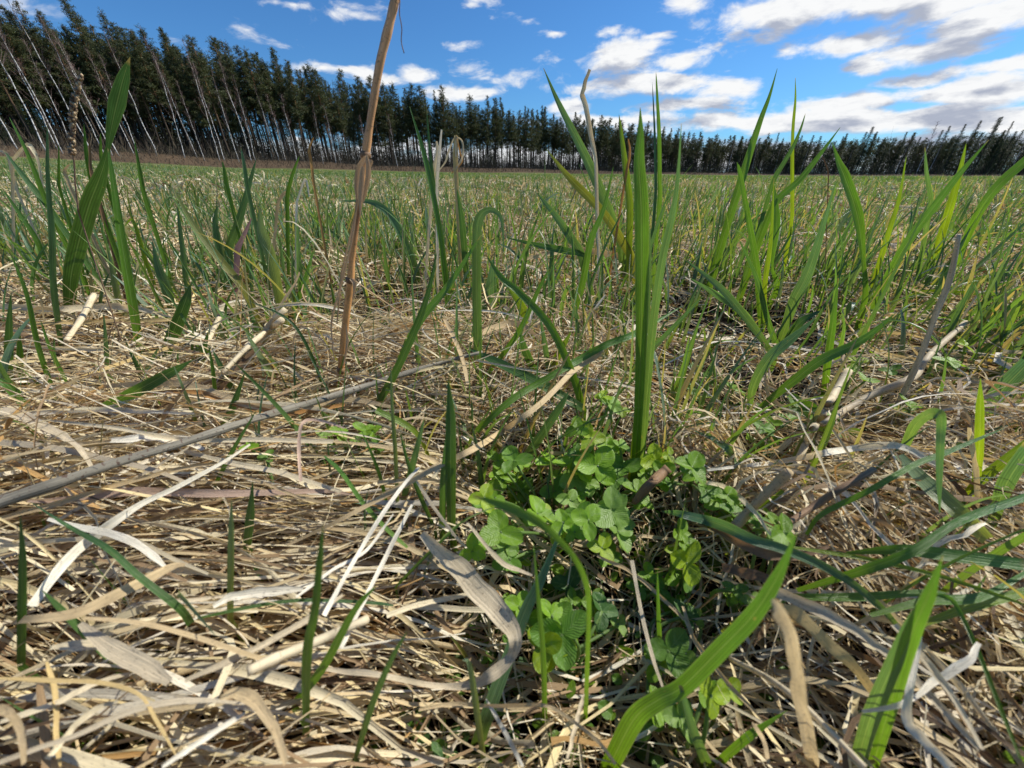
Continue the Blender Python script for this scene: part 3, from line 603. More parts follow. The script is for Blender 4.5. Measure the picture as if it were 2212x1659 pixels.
blade([(1545,1655),(1620,1590),(1700,1535)], [22,24,1], 'g', 'short blade pointing up right in the bottom corner straw'); blade([(1530,1655),(1500,1580),(1470,1480)], [22,20,8], 'b')
blade([(1595,1140),(1625,1110),(1692,1060)], [10,9,9], 'y')

# the tall brown stalk
t = plant(733, 840, 'tall dry brown stalk rising above the pines, cut by the upper edge', 'dry_stalk', 'dry stalk')
sc = np.array([[.30,.16,.07],[.50,.31,.15],[.52,.33,.17],[.18,.11,.07],[.55,.36,.19],[.50,.33,.20],[.45,.31,.20],[.48,.34,.23],[.50,.36,.25]])
SPT = [(732,842),(744,720),(757,606),(762,540),(774,450),(782,385),(790,330),(801,255),(820,140),(843,45),(862,-40)]
as_thing('stem', None, None, hero_geo(SPT, [12,15,16,14,15,17,17,18,19,20,21], sc*np.array([1.38,1.12,.85]), tubed=True, n=60, round_=12), M_STALK, parent=t)
for (x, y, w) in ((757,606,21),(790,330,24),(736,800,18)):
    as_thing('node', None, None, hero_geo([(x-1,y+9),(x,y),(x+2,y-9)], [13*w/20,w,14*w/20], (.20,.12,.07), tubed=True, n=7, zb=float(0), mode='s') if False else hero_geo([SPT[0],(x,y)], 1, (.2,.12,.07), tubed=True), M_STALK, parent=t) if False else None
bs = spine(SPT, 's', n=200); by = lambda yy: bs[np.argmin([abs((829.5-yy)/FPX - ((p[1]*math.sin(PITCH)+(p[2]-CH)*math.cos(PITCH))/depth_of(p))) for p in bs])]
for yy, w in ((606,10.5),(335,12),(800,9)):
    p = by(yy); e = depth_of(p)/FPX; h_ = np.array([-7,-4,0,4,7])*e
    as_thing('node', None, None, tube(p+h_[:, None]*np.array([.1,0,1.]), np.array([.7,.93,1,.9,.7])*w*e, (.22,.13,.07), random.random(), 10), M_STALK, parent=t)
for k, (pts, w) in enumerate([([(772,440),(770,400),(776,362),(790,338)], [3,9,12,6]), ([(785,436),(792,400),(796,365),(792,335)], [3,9,11,5]), ([(778,470),(780,410),(784,360)], [2,12,8]), ([(797,365),(803,350),(800,345)], [4,6,1]),
                              ([(728,700),(737,600),(745,560),(775,430)], [3,5,4,3]), ([(722,780),(716,700),(730,640),(760,520),(772,430)], [2,4,5,4,3]), ([(762,650),(766,615),(757,602)], [1,8,5]), ([(742,790),(750,740),(748,700)], [2,6,2])]):
    P = crom(pts, 16); Q = []
    for x, y in P:
        b = by(y); v = ray(x, y); tt = (b[1]-.006 - .002*(k % 3))/v[1]; Q.append([v[0]*tt, v[1]*tt, CH+v[2]*tt])
    Q = np.array(Q); wv = np.interp(np.linspace(0, 1, 16), np.linspace(0, 1, len(w)), w)/FPX*np.array([depth_of(q) for q in Q])
    T = nrm(np.gradient(Q, axis=0)); sd_ = nrm(np.cross(T, nrm(Q-np.array([0, 0, CH]))))
    as_thing('sheath', None, None, ribbons(Q[None], wv[None], sd_[None], .3, np.tile((.56,.40,.25), (1, 16, 1)), np.array([k*.13])), M_STRAW, parent=t)
Q = []
for x, y in crom([(864,2),(863,30),(868,60),(867,90),(873,115)], 16):
    b = by(0); v = ray(x, y); tt = b[1]/v[1]; Q.append([v[0]*tt, v[1]*tt, CH+v[2]*tt])
as_thing('fibre', None, None, tube(np.array([by(-20)]+Q), np.full(17, .00022), (.28,.20,.17), .3, 5), M_STRAW, parent=t)
# grey twig
tw = as_thing('grey_twig', 'long grey twig lying slanted over the straw at the left', 'twig', hero_geo([(-60,1104),(0,1085),(120,1045),(250,1000),(400,955),(550,905),(700,862),(850,815),(950,785),(1042,760)], [30,27,24,21,18,17,15,13,10,6], (.22,.20,.155), mode='m', off=[.020,.020,.020,.019,.018,.017,.016,.015,.015,.02], tubed=True, n=60, round_=10), M_TWIG)
# large dry pieces
straw([(912,1152),(985,1222),(1045,1288),(1090,1335),(1112,1378),(1104,1418),(1068,1452),(1020,1478),(950,1482),(880,1470),(800,1455),(737,1450),(640,1432)], [20,46,50,46,30,22,30,20,12,13,14,12,8], 'grey', 'wide grey brown curled leaf hanging over the dark hollow', 'curled_leaf', 'dry leaf', off=[.03,.034,.036,.036,.036,.03,.026,.024,.02,.018,.016,.014,.01], n=64, fold=.12, roll=.05, tip=False)
straw([(1295,742),(1288,765),(1240,800),(1160,878),(1040,960),(940,1010),(850,1060),(740,1120),(620,1178)], [14,20,13,11,13,14,12,9,5], 'tan', 'long tan straw running from the centre down left across the twig', off=[.03,.03,.026,.026,.028,.026,.022,.018,.012], n=50, roll=.1)
straw([(1925,900),(1975,801),(2002,734),(2022,677),(2052,601),(2072,507)], [13,15,15,16,16,12], (.52,.43,.29), 'broken grey stem leaning right near the right edge', 'dry_culm', 'dry stem', mode='s', tubed=True, mat=M_STALK, zb=.0)
straw([(2072,507),(2055,485),(2035,464)], 4, 'straw', mode='m', off=.06) if False else None
straw([(1715,1015),(1752,935),(1792,867),(1833,800)], [18,20,20,18], 'straw', 'thick pale broken straw slanting up right of the clover', off=[.01,.02,.024,.03], tubed=True, tip=False)
straw([(1775,917),(1875,857),(1968,817),(2008,767),(2085,697)], [14,17,18,16,14], 'grey', 'long pale grey culm crossing behind the broken stem', off=.014, tubed=True, tip=False)
straw([(1528,1016),(1708,994),(1808,974),(1935,963),(2025,1004)], [5,12,15,14,10], 'white', 'whitish straw arching level under the folded leaf', off=[.008,.014,.02,.024,.014], n=36)
straw([(1585,1140),(1642,1080),(1705,1018)], [26,22,24], 'tan', 'short hollow tan stem end pointing up right', 'dry_culm', 'dry stem', off=[.004,.012,.02], tubed=True, tip=False)
straw([(1675,1148),(1742,1104),(1808,1061),(1888,1014)], [14,18,18,16], 'brown', 'dark brown stick slanting right below the whitish straw', 'brown_stick', 'stick', off=[.006,.012,.016,.02], tubed=True, tip=False, mat=M_STALK)
straw([(1370,1086),(1400,1050),(1444,1011)], [14,24,22], 'brown', 'frayed brown stem stub beside the central tuft', 'dry_culm', 'dry stem', off=[.01,.018,.026], tubed=True, tip=False, mat=M_STALK)
straw([(1758,1650),(1735,1520),(1722,1437),(1708,1370),(1688,1327),(1672,1293)], [30,32,30,28,28,14], 'straw', 'wide cream straw folded upright at the lower right', mode='s', tip=False, fold=.25, tilt=-.1)
straw([(1690,1310),(1728,1330),(1792,1393),(1842,1437),(1888,1497)], [14,28,26,22,18], 'gold', 'striped golden straw running down right from the folded one', off=[.04,.04,.03,.024,.016], tip=False)
straw([(1578,1423),(1662,1467),(1742,1530),(1868,1657)], [10,13,13,12], 'straw', 'thin cream culm slanting down right to the bottom edge', off=[.02,.03,.034,.034], tubed=True, tip=False)
straw([(1675,1277),(1775,1323),(1875,1380),(1958,1453),(2042,1537),(2115,1617)], [22,24,17,16,15,12], 'grey', 'long greyish straw crossing the lower right corner', off=[.036,.036,.034,.03,.03,.024], n=40)
straw([(2115,1390),(2092,1427),(2025,1467),(1985,1500),(1942,1523),(1862,1537)], [14,22,22,14,14,8], 'white', 'bright white bent straw in the lower right corner', off=[.036,.036,.034,.034,.034,.03])
straw([(1988,1377),(1968,1487),(1962,1553),(1992,1593),(2055,1657)], [14,20,24,20,18], 'white', 'pale straw with a sharp elbow above the bottom edge', off=[.04,.04,.036,.034,.03], tip=False)
straw([(1932,1350),(2008,1437),(2068,1520),(2122,1620)], [14,17,14,8], 'straw', off=.038)
straw([(1287,360),(1280,317),(1270,260),(1259,212),(1258,198),(1266,172),(1274,150)], [6,8,10,11,10,8,6], 'straw', 'pale bent dry stem sticking up before the big cloud', 'dry_culm', 'dry stem', mode='s', tip=False)
straw([(1660,1650),(1650,1600),(1625,1560)], 9, 'tan', off=.02)
# seed spike
t = plant(170, 470, 'brown knobbly seed spike standing among blades at the upper left', 'seed_spike', 'seed head')
sp_ = spine([(170,460),(163,400),(160,350),(155,320),(155,270),(160,225),(173,163)], 's', n=90, zpx=790); SE = depth_of(sp_[80])/FPX
as_thing('stem', None, None, tube(sp_, np.full(90, 1.6*SE), (.24,.16,.10), .2, 6), M_STALK, parent=t)
bd = []
for k in range(42, 90):
    for q in range(3):
        a_ = random.uniform(0, 6.28); r_ = 4.2*SE*(.6+.4*math.sin(min(1, (90-k)/12)*1.57)); c_ = sp_[k] + np.array([math.cos(a_)*r_, math.sin(a_)*r_, random.uniform(-2, 2)*SE])
        h_ = np.linspace(-1, 1, 5); bd.append(tube(c_+h_[:, None]*np.array([math.cos(a_)*1.5, math.sin(a_)*1.5, 3.4])*SE, 2.8*SE*np.sqrt(np.clip(1.05-h_**2, .02, 1)), np.array([(.38,.27,.16),(.50,.38,.23),(.20,.13,.08)][q])*random.uniform(.7, 1.2), random.random(), 6))
as_thing('seeds', None, None, merge(bd), M_STALK, parent=t)
# left mat: flat straps, hollow culms
for p in [
 ([(67,1310),(133,1221),(200,1161),(300,1091),(383,1051),(477,1001),(540,960)], [20,24,22,13,10,8,4], 'white', 'bright whitish straw running up right under the grey twig', .012),
 ([(60,1082),(117,1081),(233,1068),(300,1061),(433,1065),(550,1066),(700,1061),(760,1068)], [6,12,16,18,18,14,9,4], 'pink', 'pinkish flat strap lying level below the grey twig', .006),
 ([(103,1121),(167,1138),(233,1151),(287,1171),(330,1200),(362,1230)], [8,14,17,19,18,8], 'white', 'white arched strap ending in the lower left straw', .014),
 ([(220,835),(357,827),(433,838),(533,871),(633,881),(745,862),(850,880)], [8,13,15,16,16,14,6], 'tan', 'long brown strap curving level at the foot of the brown stalk', .012),
 ([(300,850),(420,848),(533,880),(633,893),(745,874)], [6,10,12,12,8], 'orange', None, .010),
 ([(0,888),(60,905),(110,930),(150,951),(175,975),(200,1015)], [20,24,20,12,13,9], 'grey', 'wide grey strap entering from the left edge', .012),
 ([(-10,900),(60,893),(200,884),(300,888),(420,893)], [10,11,11,9,4], 'white', None, .010),
 ([(-10,661),(120,667),(233,662),(293,666),(367,684)], [12,13,14,13,4], 'straw', 'long pale straw lying level behind the dark blades', .014),
 ([(60,700),(130,697),(300,692),(400,690),(467,687)], 7, 'gold', None, .014), ([(0,745),(150,752),(250,757),(350,745)], 7, 'straw', None, .012),
 ([(163,820),(233,794),(333,761),(400,740)], 8, 'gold', None, .012), ([(240,953),(330,947),(400,957),(440,972)], [10,18,20,8], 'white', None, .010),
 ([(0,955),(100,965),(200,985),(330,1015),(420,1050)], [12,14,12,11,6], 'grey', None, .010), ([(80,905),(250,925),(400,950),(560,950),(720,955)], [4,9,10,10,10], 'straw', None, .012),
 ([(400,975),(500,1000),(600,1020),(737,1062)], [8,12,12,8], 'straw', None, .008), ([(430,1010),(560,1040),(650,1075),(737,1090)], [4,6,7,5], 'tan', None, .008),
 ([(0,1120),(130,1085),(260,1045),(400,1010),(470,1000)], [10,11,11,9,4], 'tan', None, .010), ([(0,1180),(150,1165),(280,1165),(380,1210),(450,1240)], [9,9,10,10,6], 'straw', None, .010),
 ([(30,1340),(160,1325),(280,1270),(370,1225),(400,1220)], [16,22,22,14,6], 'tan', 'broad tan striped strap in the lower left corner', .016),
 ([(173,1347),(213,1380),(253,1407),(300,1430),(340,1455),(367,1473)], [14,34,50,52,42,20], 'grey', 'widest speckled whitish leaf lying in the lower left straw', .020),
 ([(110,1400),(170,1395),(230,1400),(270,1418)], [10,24,24,14], 'straw', None, .016),
 ([(-10,1650),(80,1617),(167,1587),(260,1545),(350,1520),(440,1513),(530,1520)], [11,12,12,12,12,12,5], 'grey', 'long grey ribbon straw arching along the bottom left', .024),
 ([(475,1508),(510,1496),(545,1510),(575,1545),(600,1590),(618,1650)], [8,28,34,28,22,14], 'tan', 'tan leaf drooping over at the bottom edge left of centre', .030),
 ([(460,1310),(497,1290),(560,1278),(610,1275),(655,1272)], [8,16,22,20,8], 'white', 'short speckled white leaf below the pale straight blade', .014),
 ([(350,1657),(450,1590),(530,1540)], 12, 'white', None, .026), ([(100,1640),(160,1570),(210,1530),(255,1515)], [12,13,13,8], 'straw', None, .020),
 ([(0,1465),(110,1470),(220,1475),(300,1500),(340,1560),(385,1640)], 10, 'gold', None, .024), ([(0,1560),(120,1520),(200,1480),(280,1455)], 12, 'straw', None, .018), 
 ([(-10,1530),(20,1540),(45,1580),(52,1650)], [24,26,22,12], 'tan', None, .03), ([(100,1430),(118,1500),(122,1600),(130,1657)], 13, 'gold', None, .018),
 ([(180,1335),(300,1345),(420,1375),(540,1415),(600,1430),(690,1440)], [7,11,12,12,11,6], 'tan', 'long tan straw running level above the speckled leaf', .024),
 ([(400,1470),(500,1425),(600,1375),(690,1320),(740,1285)], [9,14,14,12,6], 'grey', None, .022), ([(835,1330),(900,1307),(960,1294),(1017,1282)], [11,12,12,10], 'straw', 'short pale culm ending above the curled leaf', .026),
 ([(905,1533),(980,1520),(1060,1525),(1170,1523),(1220,1545),(1290,1600),(1330,1650)], [7,9,9,8,8,8,6], 'tan', 'brown bent straw crossing the dark hollow near the bottom', .03),
 ([(1130,1657),(1090,1580),(1050,1510)], 9, 'white', None, .03), ([(1225,1640),(1245,1560),(1262,1500)], 9, 'grey', None, .026), ([(1290,1200),(1370,1240),(1450,1310),(1490,1350)], 8, 'tan', None, .02),
 ([(1365,1210),(1385,1320),(1410,1420),(1432,1485)], [8,8,8,5], 'grey', None, .03), ([(1040,1260),(1100,1300),(1154,1240),(1200,1230)], [0,0,0,0], 'tan', None, .02),
 ([(1010,1130),(1050,1180),(1090,1220),(1150,1243)], [5,9,12,5], 'grey', None, .03), ([(900,1040),(940,1100),(1000,1180)], 7, 'grey', None, .03),
 ([(700,1330),(760,1220),(820,1120),(870,1050),(905,1010)], [10,9,9,8,5], 'white', None, .028), ([(737,1400),(790,1290),(845,1180),(890,1090)], [8,9,9,6], 'white', None, .024), ([(640,1290),(720,1230),(790,1190),(850,1110)], 7, 'white', None, .022),
 ([(1500,1040),(1560,1050),(1620,1095),(1670,1160)], [6,10,10,6], 'straw', None, .012), ([(1475,1310),(1500,1380),(1560,1460),(1650,1560)], 9, 'tan', None, .02), ([(1540,1140),(1640,1190),(1720,1200),(1790,1180)], [14,22,20,8], 'brown', None, .016),
 ([(1560,1225),(1620,1240),(1700,1260)], [18,24,12], 'brown', None, .012), ([(1010,740),(1060,710),(1120,700),(1170,735)], [6,13,14,5], 'tan', None, .014), ([(1130,560),(1240,540),(1330,552),(1365,560)], [6,13,14,8], 'tan', 'flat tan strap reaching the central tuft from the left', .02),
 ([(650,1040),(646,980),(650,925),(665,908),(700,910),(745,925)], [7,7,7,7,6,4], 'pink', 'thin pinkish straw bent like a cane under the twig', .026), ([(960,690),(985,740),(1000,780),(1010,830)], [7,9,8,8], 'tan', None, .02),
]:
    if p[1] != [0,0,0,0]: straw(p[0], p[1], p[2], p[3], off=p[4], n=34)
for a_, b_, c_, w_, l_ in [((203,637),(175,690),(143,736),16,'hollow pale culm leaning right at the left of the mat'), ((480,674),(462,710),(443,750),13,None), ((617,667),(577,705),(533,747),15,'pale broad culm end slanting below the olive blade'), ((610,690),(540,745),(480,806),13,None), ((200,870),(0,0),(0,0),0,None)]:
    if w_: straw([c_, b_, a_], [w_*.8, w_, w_], 'straw', l_, off=[.012,.02,.028], tubed=True, tip=False)
straw([(535,1450),(600,1420),(680,1387),(737,1362),(792,1338)], [24,24,22,20,18], 'straw', 'thickest cream culm with an open cut end at the lower left', off=.026, tubed=True, tip=False, n=26)
straw([(535,1452),(560,1443),(600,1428)], [16,20,18], 'tan', off=.020)
# dried tangles against the treeline
for pts, w, c in [([(984,370),(983,330),(985,300),(984,292)], 10, 'gold'), ([(984,295),(998,305),(999,340),(985,365),(978,395)], 4, 'straw'), ([(982,295),(968,330),(962,350),(945,372)], 4, 'straw'), ([(986,293),(994,330),(998,350),(975,375)], 3, 'orange'),
                  ([(944,395),(949,333),(954,280)], 7, 'white'), ([(938,360),(945,330),(943,305)], 8, 'straw'), ([(37,413),(25,370),(17,335),(0,325)], 8, 'straw'), ([(27,347),(45,325),(60,313),(72,325),(82,350),(97,430)], 9, 'straw'), ([(150,400),(140,370),(150,355)], 8, 'tan'),
                  ([(678,400),(672,350),(668,322),(677,297)], 6, 'orange'), ([(640,440),(655,395),(662,390),(668,425)], 5, 'white'), ([(600,440),(612,420),(628,410)], 8, 'tan'), ([(1355,360),(1360,330),(1357,300)], 6, 'orange'), ([(1790,372),(1780,345),(1775,338)], 3, 'dk')]:
    blade(pts, w if isinstance(w, list) else [w*.8, w, w, w*.5], c, tilt=0)
t = plant(2072, 510, 'x') if False else None
o = link('dead_grass', mkmesh('dead_grass', *merge(SP + EX_S)), M_STRAW); tag(o, 'matted pale dead grass lying over the soil', 'dead grass', kind='stuff')
o = link('grass', mkmesh('grass', *merge(GPARTS + EX_G)), M_GREEN); tag(o, 'young green grass growing up through the dead mat', 'grass', kind='stuff')

# ------------------------------------------------------------------ clover
def leaflet(L, Wd, cup, droop, tint, rnd):
    """leaflet along +Y from the origin, faces up (+Z)"""
    nv, nu = 11, 9; v = np.linspace(0, 1, nv); u = np.linspace(-1, 1, nu)
    prof = np.sin(np.clip(v, 0, 1)**.85*math.pi)**.55*.5; prof = np.maximum(prof, .015)
    U, Vv = np.meshgrid(u, v); x = U*prof[:, None]*Wd; y = Vv*L - .08*L*(1-np.abs(U))**2*np.clip(Vv-.8, 0, 1)*5*0 - .05*L*np.exp(-(U/.3)**2)*(Vv > .95)
    z = cup*np.abs(U)*prof[:, None]*Wd + droop*L*(Vv**2) + .02*L*np.sin(U*7+Vv*9+rnd*6)*prof[:, None]*2 + .006*L*np.sin(Vv*21+np.abs(U)*-9+rnd*5)*prof[:, None]*2
    V = np.stack([x, y, z], -1).reshape(-1, 3); i = np.arange(nv*nu).reshape(nv, nu)
    F = np.stack([i[:-1, :-1], i[:-1, 1:], i[1:, 1:], i[1:, :-1]], -1).reshape(-1, 4)
    return V, F, np.tile(np.asarray(tint), (nv*nu, 1)), np.stack([U, Vv, np.full_like(U, rnd)], -1).reshape(-1, 3)
def basis(n_, spin):
    n_ = nrm(np.array(n_, float)); a = nrm(np.cross(n_, [0.1, 1, .05])); b = np.cross(n_, a)
    y = a*math.cos(spin)+b*math.sin(spin); x = np.cross(y, n_); return np.stack([x, y, n_])
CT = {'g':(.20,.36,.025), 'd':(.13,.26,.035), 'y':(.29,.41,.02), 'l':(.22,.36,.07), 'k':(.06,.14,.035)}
def clover(base_px, leaves, label):
    t = plant(*base_px, label, 'clover_plant', 'clover')
    root = np.array(t.location)
    more = [(x+random.uniform(-34, 34)*r/36, y+random.uniform(-22, 30)*r/36, r*random.uniform(.55, .85), random.choice('gdgyl'), max(.004, off-random.uniform(.004, .012)), lean) for (x, y, r, c, off, lean) in leaves for _ in range(2) if r > 25]
    for (x, y, r, c, off, lean) in leaves+more:
        p = on_mat(x, y, off); e = depth_of(p)/FPX; L = r*e*1.05; col = np.array(CT[c])*random.uniform(.85, 1.15)
        n_ = np.array([random.gauss(.1, .25)+lean[0], -.25+lean[1]+random.gauss(0, .18), 1.0]); sp0 = random.uniform(0, 6.28)
        geo = []
        for k in range(3):
            Bm = basis(n_+np.array([random.gauss(0, .15), random.gauss(0, .15), 0]), sp0+k*2.094+random.gauss(0, .15))
            v, f, cc, uu = leaflet(L*random.uniform(.9, 1.08), L*random.uniform(.74, .9), random.uniform(.15, .5), random.uniform(-.15, .25), col*random.uniform(.9, 1.1), random.random())
            geo.append((v@Bm + p, f, cc, uu))
        V, F, cc, uu = merge(geo)
        lf = link('leaf', mkmesh('leaf', V-p, F, cc, uu), M_CLOVER, t, p-root)
        b = root + np.array([random.gauss(0, .004), random.gauss(0, .004), 0]); m_ = (b+p)/2 + np.array([random.gauss(0, .004), random.gauss(0, .004), .006])
        q = crom([b, m_, p], 12); V, F, cc, uu = tube(q, np.full(12, .00065), (.16,.26,.07), random.random(), 6)
        link('petiole', mkmesh('petiole', V-p, F, cc, uu), M_GREEN, lf)
U0 = (0, 0)
clover((1180,1120), [(1110,995,40,'d',.020,U0),(1085,1035,34,'g',.020,U0),(1190,1000,40,'g',.022,U0),(1160,1110,46,'g',.026,U0),(1215,1130,34,'g',.024,(0,-.4)),(1080,1150,50,'g',.024,(0,-.3)),(1045,1075,34,'y',.024,U0),(1200,1060,34,'d',.018,U0),(1130,1055,30,'d',.014,U0),(1020,1190,34,'g',.014,(0,-.4)),(1100,1210,36,'d',.010,U0)],
       'clover with puckered mid green leaves left of the central tuft')
clover((1300,1100), [(1275,945,36,'y',.034,(.2,-.7)),(1290,1005,52,'g',.032,(-.2,-.5)),(1250,1020,34,'y',.026,U0),(1345,1010,44,'d',.026,U0),(1320,1100,52,'l',.034,(0,-.5)),(1270,1125,40,'g',.032,(0,-.6)),(1335,1150,40,'l',.028,(0,-.4)),(1300,1185,34,'y',.020,U0),(1230,1080,28,'l',.028,U0),(1375,1060,34,'g',.016,U0),(1310,960,30,'g',.026,U0),(1340,965,24,'l',.024,U0)],
       'largest clover clump at the foot of the central tuft')
clover((1480,1060), [(1495,1010,42,'g',.020,U0),(1415,995,38,'y',.024,(.4,-.5)),(1430,1020,30,'g',.018,U0),(1550,1085,38,'l',.018,U0),(1585,1110,34,'d',.014,U0),(1525,1060,28,'d',.012,U0),(1470,1150,32,'g',.014,U0),(1540,1130,26,'g',.012,U0)],
       'clover with rounded leaves right of the central tuft')
clover((1475,1290), [(1482,1215,48,'y',.022,(.5,-.6)),(1480,1175,30,'g',.010,U0),(1465,1320,36,'d',.004,U0)], 'clover with one glowing yellow green leaf right of the hollow')
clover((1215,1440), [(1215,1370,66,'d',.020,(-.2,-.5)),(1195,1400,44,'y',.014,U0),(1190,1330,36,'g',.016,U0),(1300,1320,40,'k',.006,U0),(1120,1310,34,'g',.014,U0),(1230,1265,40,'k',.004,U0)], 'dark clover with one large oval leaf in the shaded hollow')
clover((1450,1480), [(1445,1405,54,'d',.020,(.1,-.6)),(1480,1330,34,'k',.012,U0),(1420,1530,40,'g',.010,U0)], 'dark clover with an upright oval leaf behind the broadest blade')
clover((1520,1600), [(1535,1500,44,'y',.018,(.3,-.2)),(1470,1550,40,'l',.016,U0)], 'clover with bright leaves just right of the broadest blade')
clover((1690,1190), [(1692,1150,44,'g',.020,U0),(1640,1120,26,'d',.010,U0)], 'single clover beside the tip of the broadest blade')
clover((1315,905), [(1318,872,30,'l',.020,U0),(1305,855,20,'tan' if False else 'y',.022,U0)], 'small pale clover standing alone before the dark hollow behind the tuft')
clover((1735,920), [(1728,880,30,'d',.014,U0),(1705,905,22,'g',.010,U0),(1750,905,20,'g',.010,U0)], 'dark green clover left of the thick broken straw')
clover((1865,820), [(1850,783,22,'y',.018,U0),(1870,822,24,'g',.010,U0),(1830,800,18,'g',.010,U0)], 'yellowish clover right of the fan leaved grass plant')
clover((1585,860), [(1580,838,22,'l',.012,U0),(1600,850,16,'l',.010,U0)], 'tiny light green clover in the dark soil patch behind')
clover((1960,905), [(1965,872,26,'g',.016,U0),(1945,885,20,'y',.010,U0),(2000,900,18,'d',.010,U0)], 'clover under the leaning grey stem')
clover((2070,800), [(2085,745,24,'y',.028,U0),(2050,780,26,'g',.018,U0),(2070,785,20,'g',.014,U0)], 'clover with lime leaves near the right edge')
clover((780,960), [(735,935,24,'g',.012,U0),(790,930,28,'g',.012,U0),(815,960,22,'d',.006,U0),(700,940,20,'l',.008,U0)], 'low clover between brown stalk and grey twig')
clover((1520,800), [(1500,790,20,'d',.010,U0),(1540,815,22,'d',.008,U0),(1490,840,20,'d',.006,U0),(1530,860,18,'g',.006,U0)], 'dark small clover in the shaded hollow between the tuft and the fan leaved plant')
clover((1640,960), [(1650,925,26,'d',.012,U0),(1620,950,20,'g',.010,U0),(1665,965,22,'d',.010,U0)], 'clover below the fan leaved grass plant beside the thick broken straw')
clover((1800,945), [(1800,900,24,'g',.012,U0),(1780,930,20,'y',.010,U0),(1830,935,22,'l',.008,U0)], 'clover between the thick broken straw and the leaning grey stem')
clover((1900,790), [(1895,770,18,'g',.012,U0),(1925,800,20,'d',.010,U0)], 'tiny clover left of the leaning grey stem')
clover((1400,1290), [(1400,1240,26,'g',.012,U0),(1425,1275,24,'d',.008,U0),(1375,1270,26,'d',.008,U0)], 'shaded clover just below the foot of the central tuft')
clover((1600,1300), [(1590,1275,26,'d',.012,U0),(1625,1300,24,'l',.010,U0)], 'clover half hidden behind the broadest bright blade')
clover((560,980), [(540,965,20,'g',.010,U0),(575,985,18,'d',.008,U0)], 'small clover under the middle of the grey twig')
# small dark weeds in the gaps of the mat
geo = []
for c_, r_ in HW + [(at_z(1650, 1330, .02)[:2], .05), (at_z(1900, 950, .02)[:2], .08), (at_z(700, 930, .02)[:2], .03)]:
    for _ in range(130 if r_ > .04 else 50):
        x = c_[0]+random.gauss(0, r_*.7); y = c_[1]+random.gauss(0, r_*.7); z = float(terrain(x, y))+random.uniform(.002, .014); L = random.uniform(.003, .007)
        Bm = basis([random.gauss(0, .5), random.gauss(-.2, .5), 1], random.uniform(0, 6.28)); v, f, cc, uu = leaflet(L, L*random.uniform(.5, .9), .3, 0, np.array(CT[random.choice('gdkd')])*random.uniform(.6, 1.1), random.random())
        geo.append((v@Bm+np.array([x, y, z]), f, cc, uu))
tag(link('ground_cover', mkmesh('ground_cover', *merge(geo)), M_CLOVER), 'tiny dark weeds in the gaps of the dead mat', 'weeds', kind='stuff')

# ------------------------------------------------------------------ trees of the forest edge
def tris_cloud(cen, size, ncl, elong, col, droop=0.0):
    """needle clumps: small leaf-sized faces round each centre"""
    n = len(cen)*ncl; c = np.repeat(cen, ncl, 0); s = np.repeat(size, ncl)
    d_ = nrm(rng.normal(0, 1, (n, 3))*np.array([1, 1, .6])); c = c + d_*s[:, None]*rng.uniform(.1, .95, (n, 1))
    a = nrm(d_+rng.normal(0, .5, (n, 3))+np.array([0, 0, .25-droop])); b = nrm(np.cross(a, rng.normal(0, 1, (n, 3))))
    l = (s*rng.uniform(.45, .9, n)*elong)[:, None]; w = (s*rng.uniform(.07, .17, n))[:, None]
    V = np.stack([c-a*l*.4-b*w*.5, c+b*w*.6-a*l*.1, c+a*l*.6, c-b*w*.5+a*l*.15], 1).reshape(-1, 3)
    F = np.arange(n*4).reshape(n, 4); cc = np.repeat(col*rng.uniform(.6, 1.45, (n, 1)), 4, 0)
    return V, F, cc, np.c_[np.zeros((n*4, 2)), np.repeat(rng.random(n), 4)]
def limb(a, b, r0, r1, col, sag=0.0, k=4, n=5):
    t_ = np.linspace(0, 1, n)[:, None]; P = a+(b-a)*t_ + np.array([0, 0, 1.])*(sag*np.sin(t_*math.pi)); return tube(P, np.linspace(r0, r1, n), col, random.random(), k, cap=False)
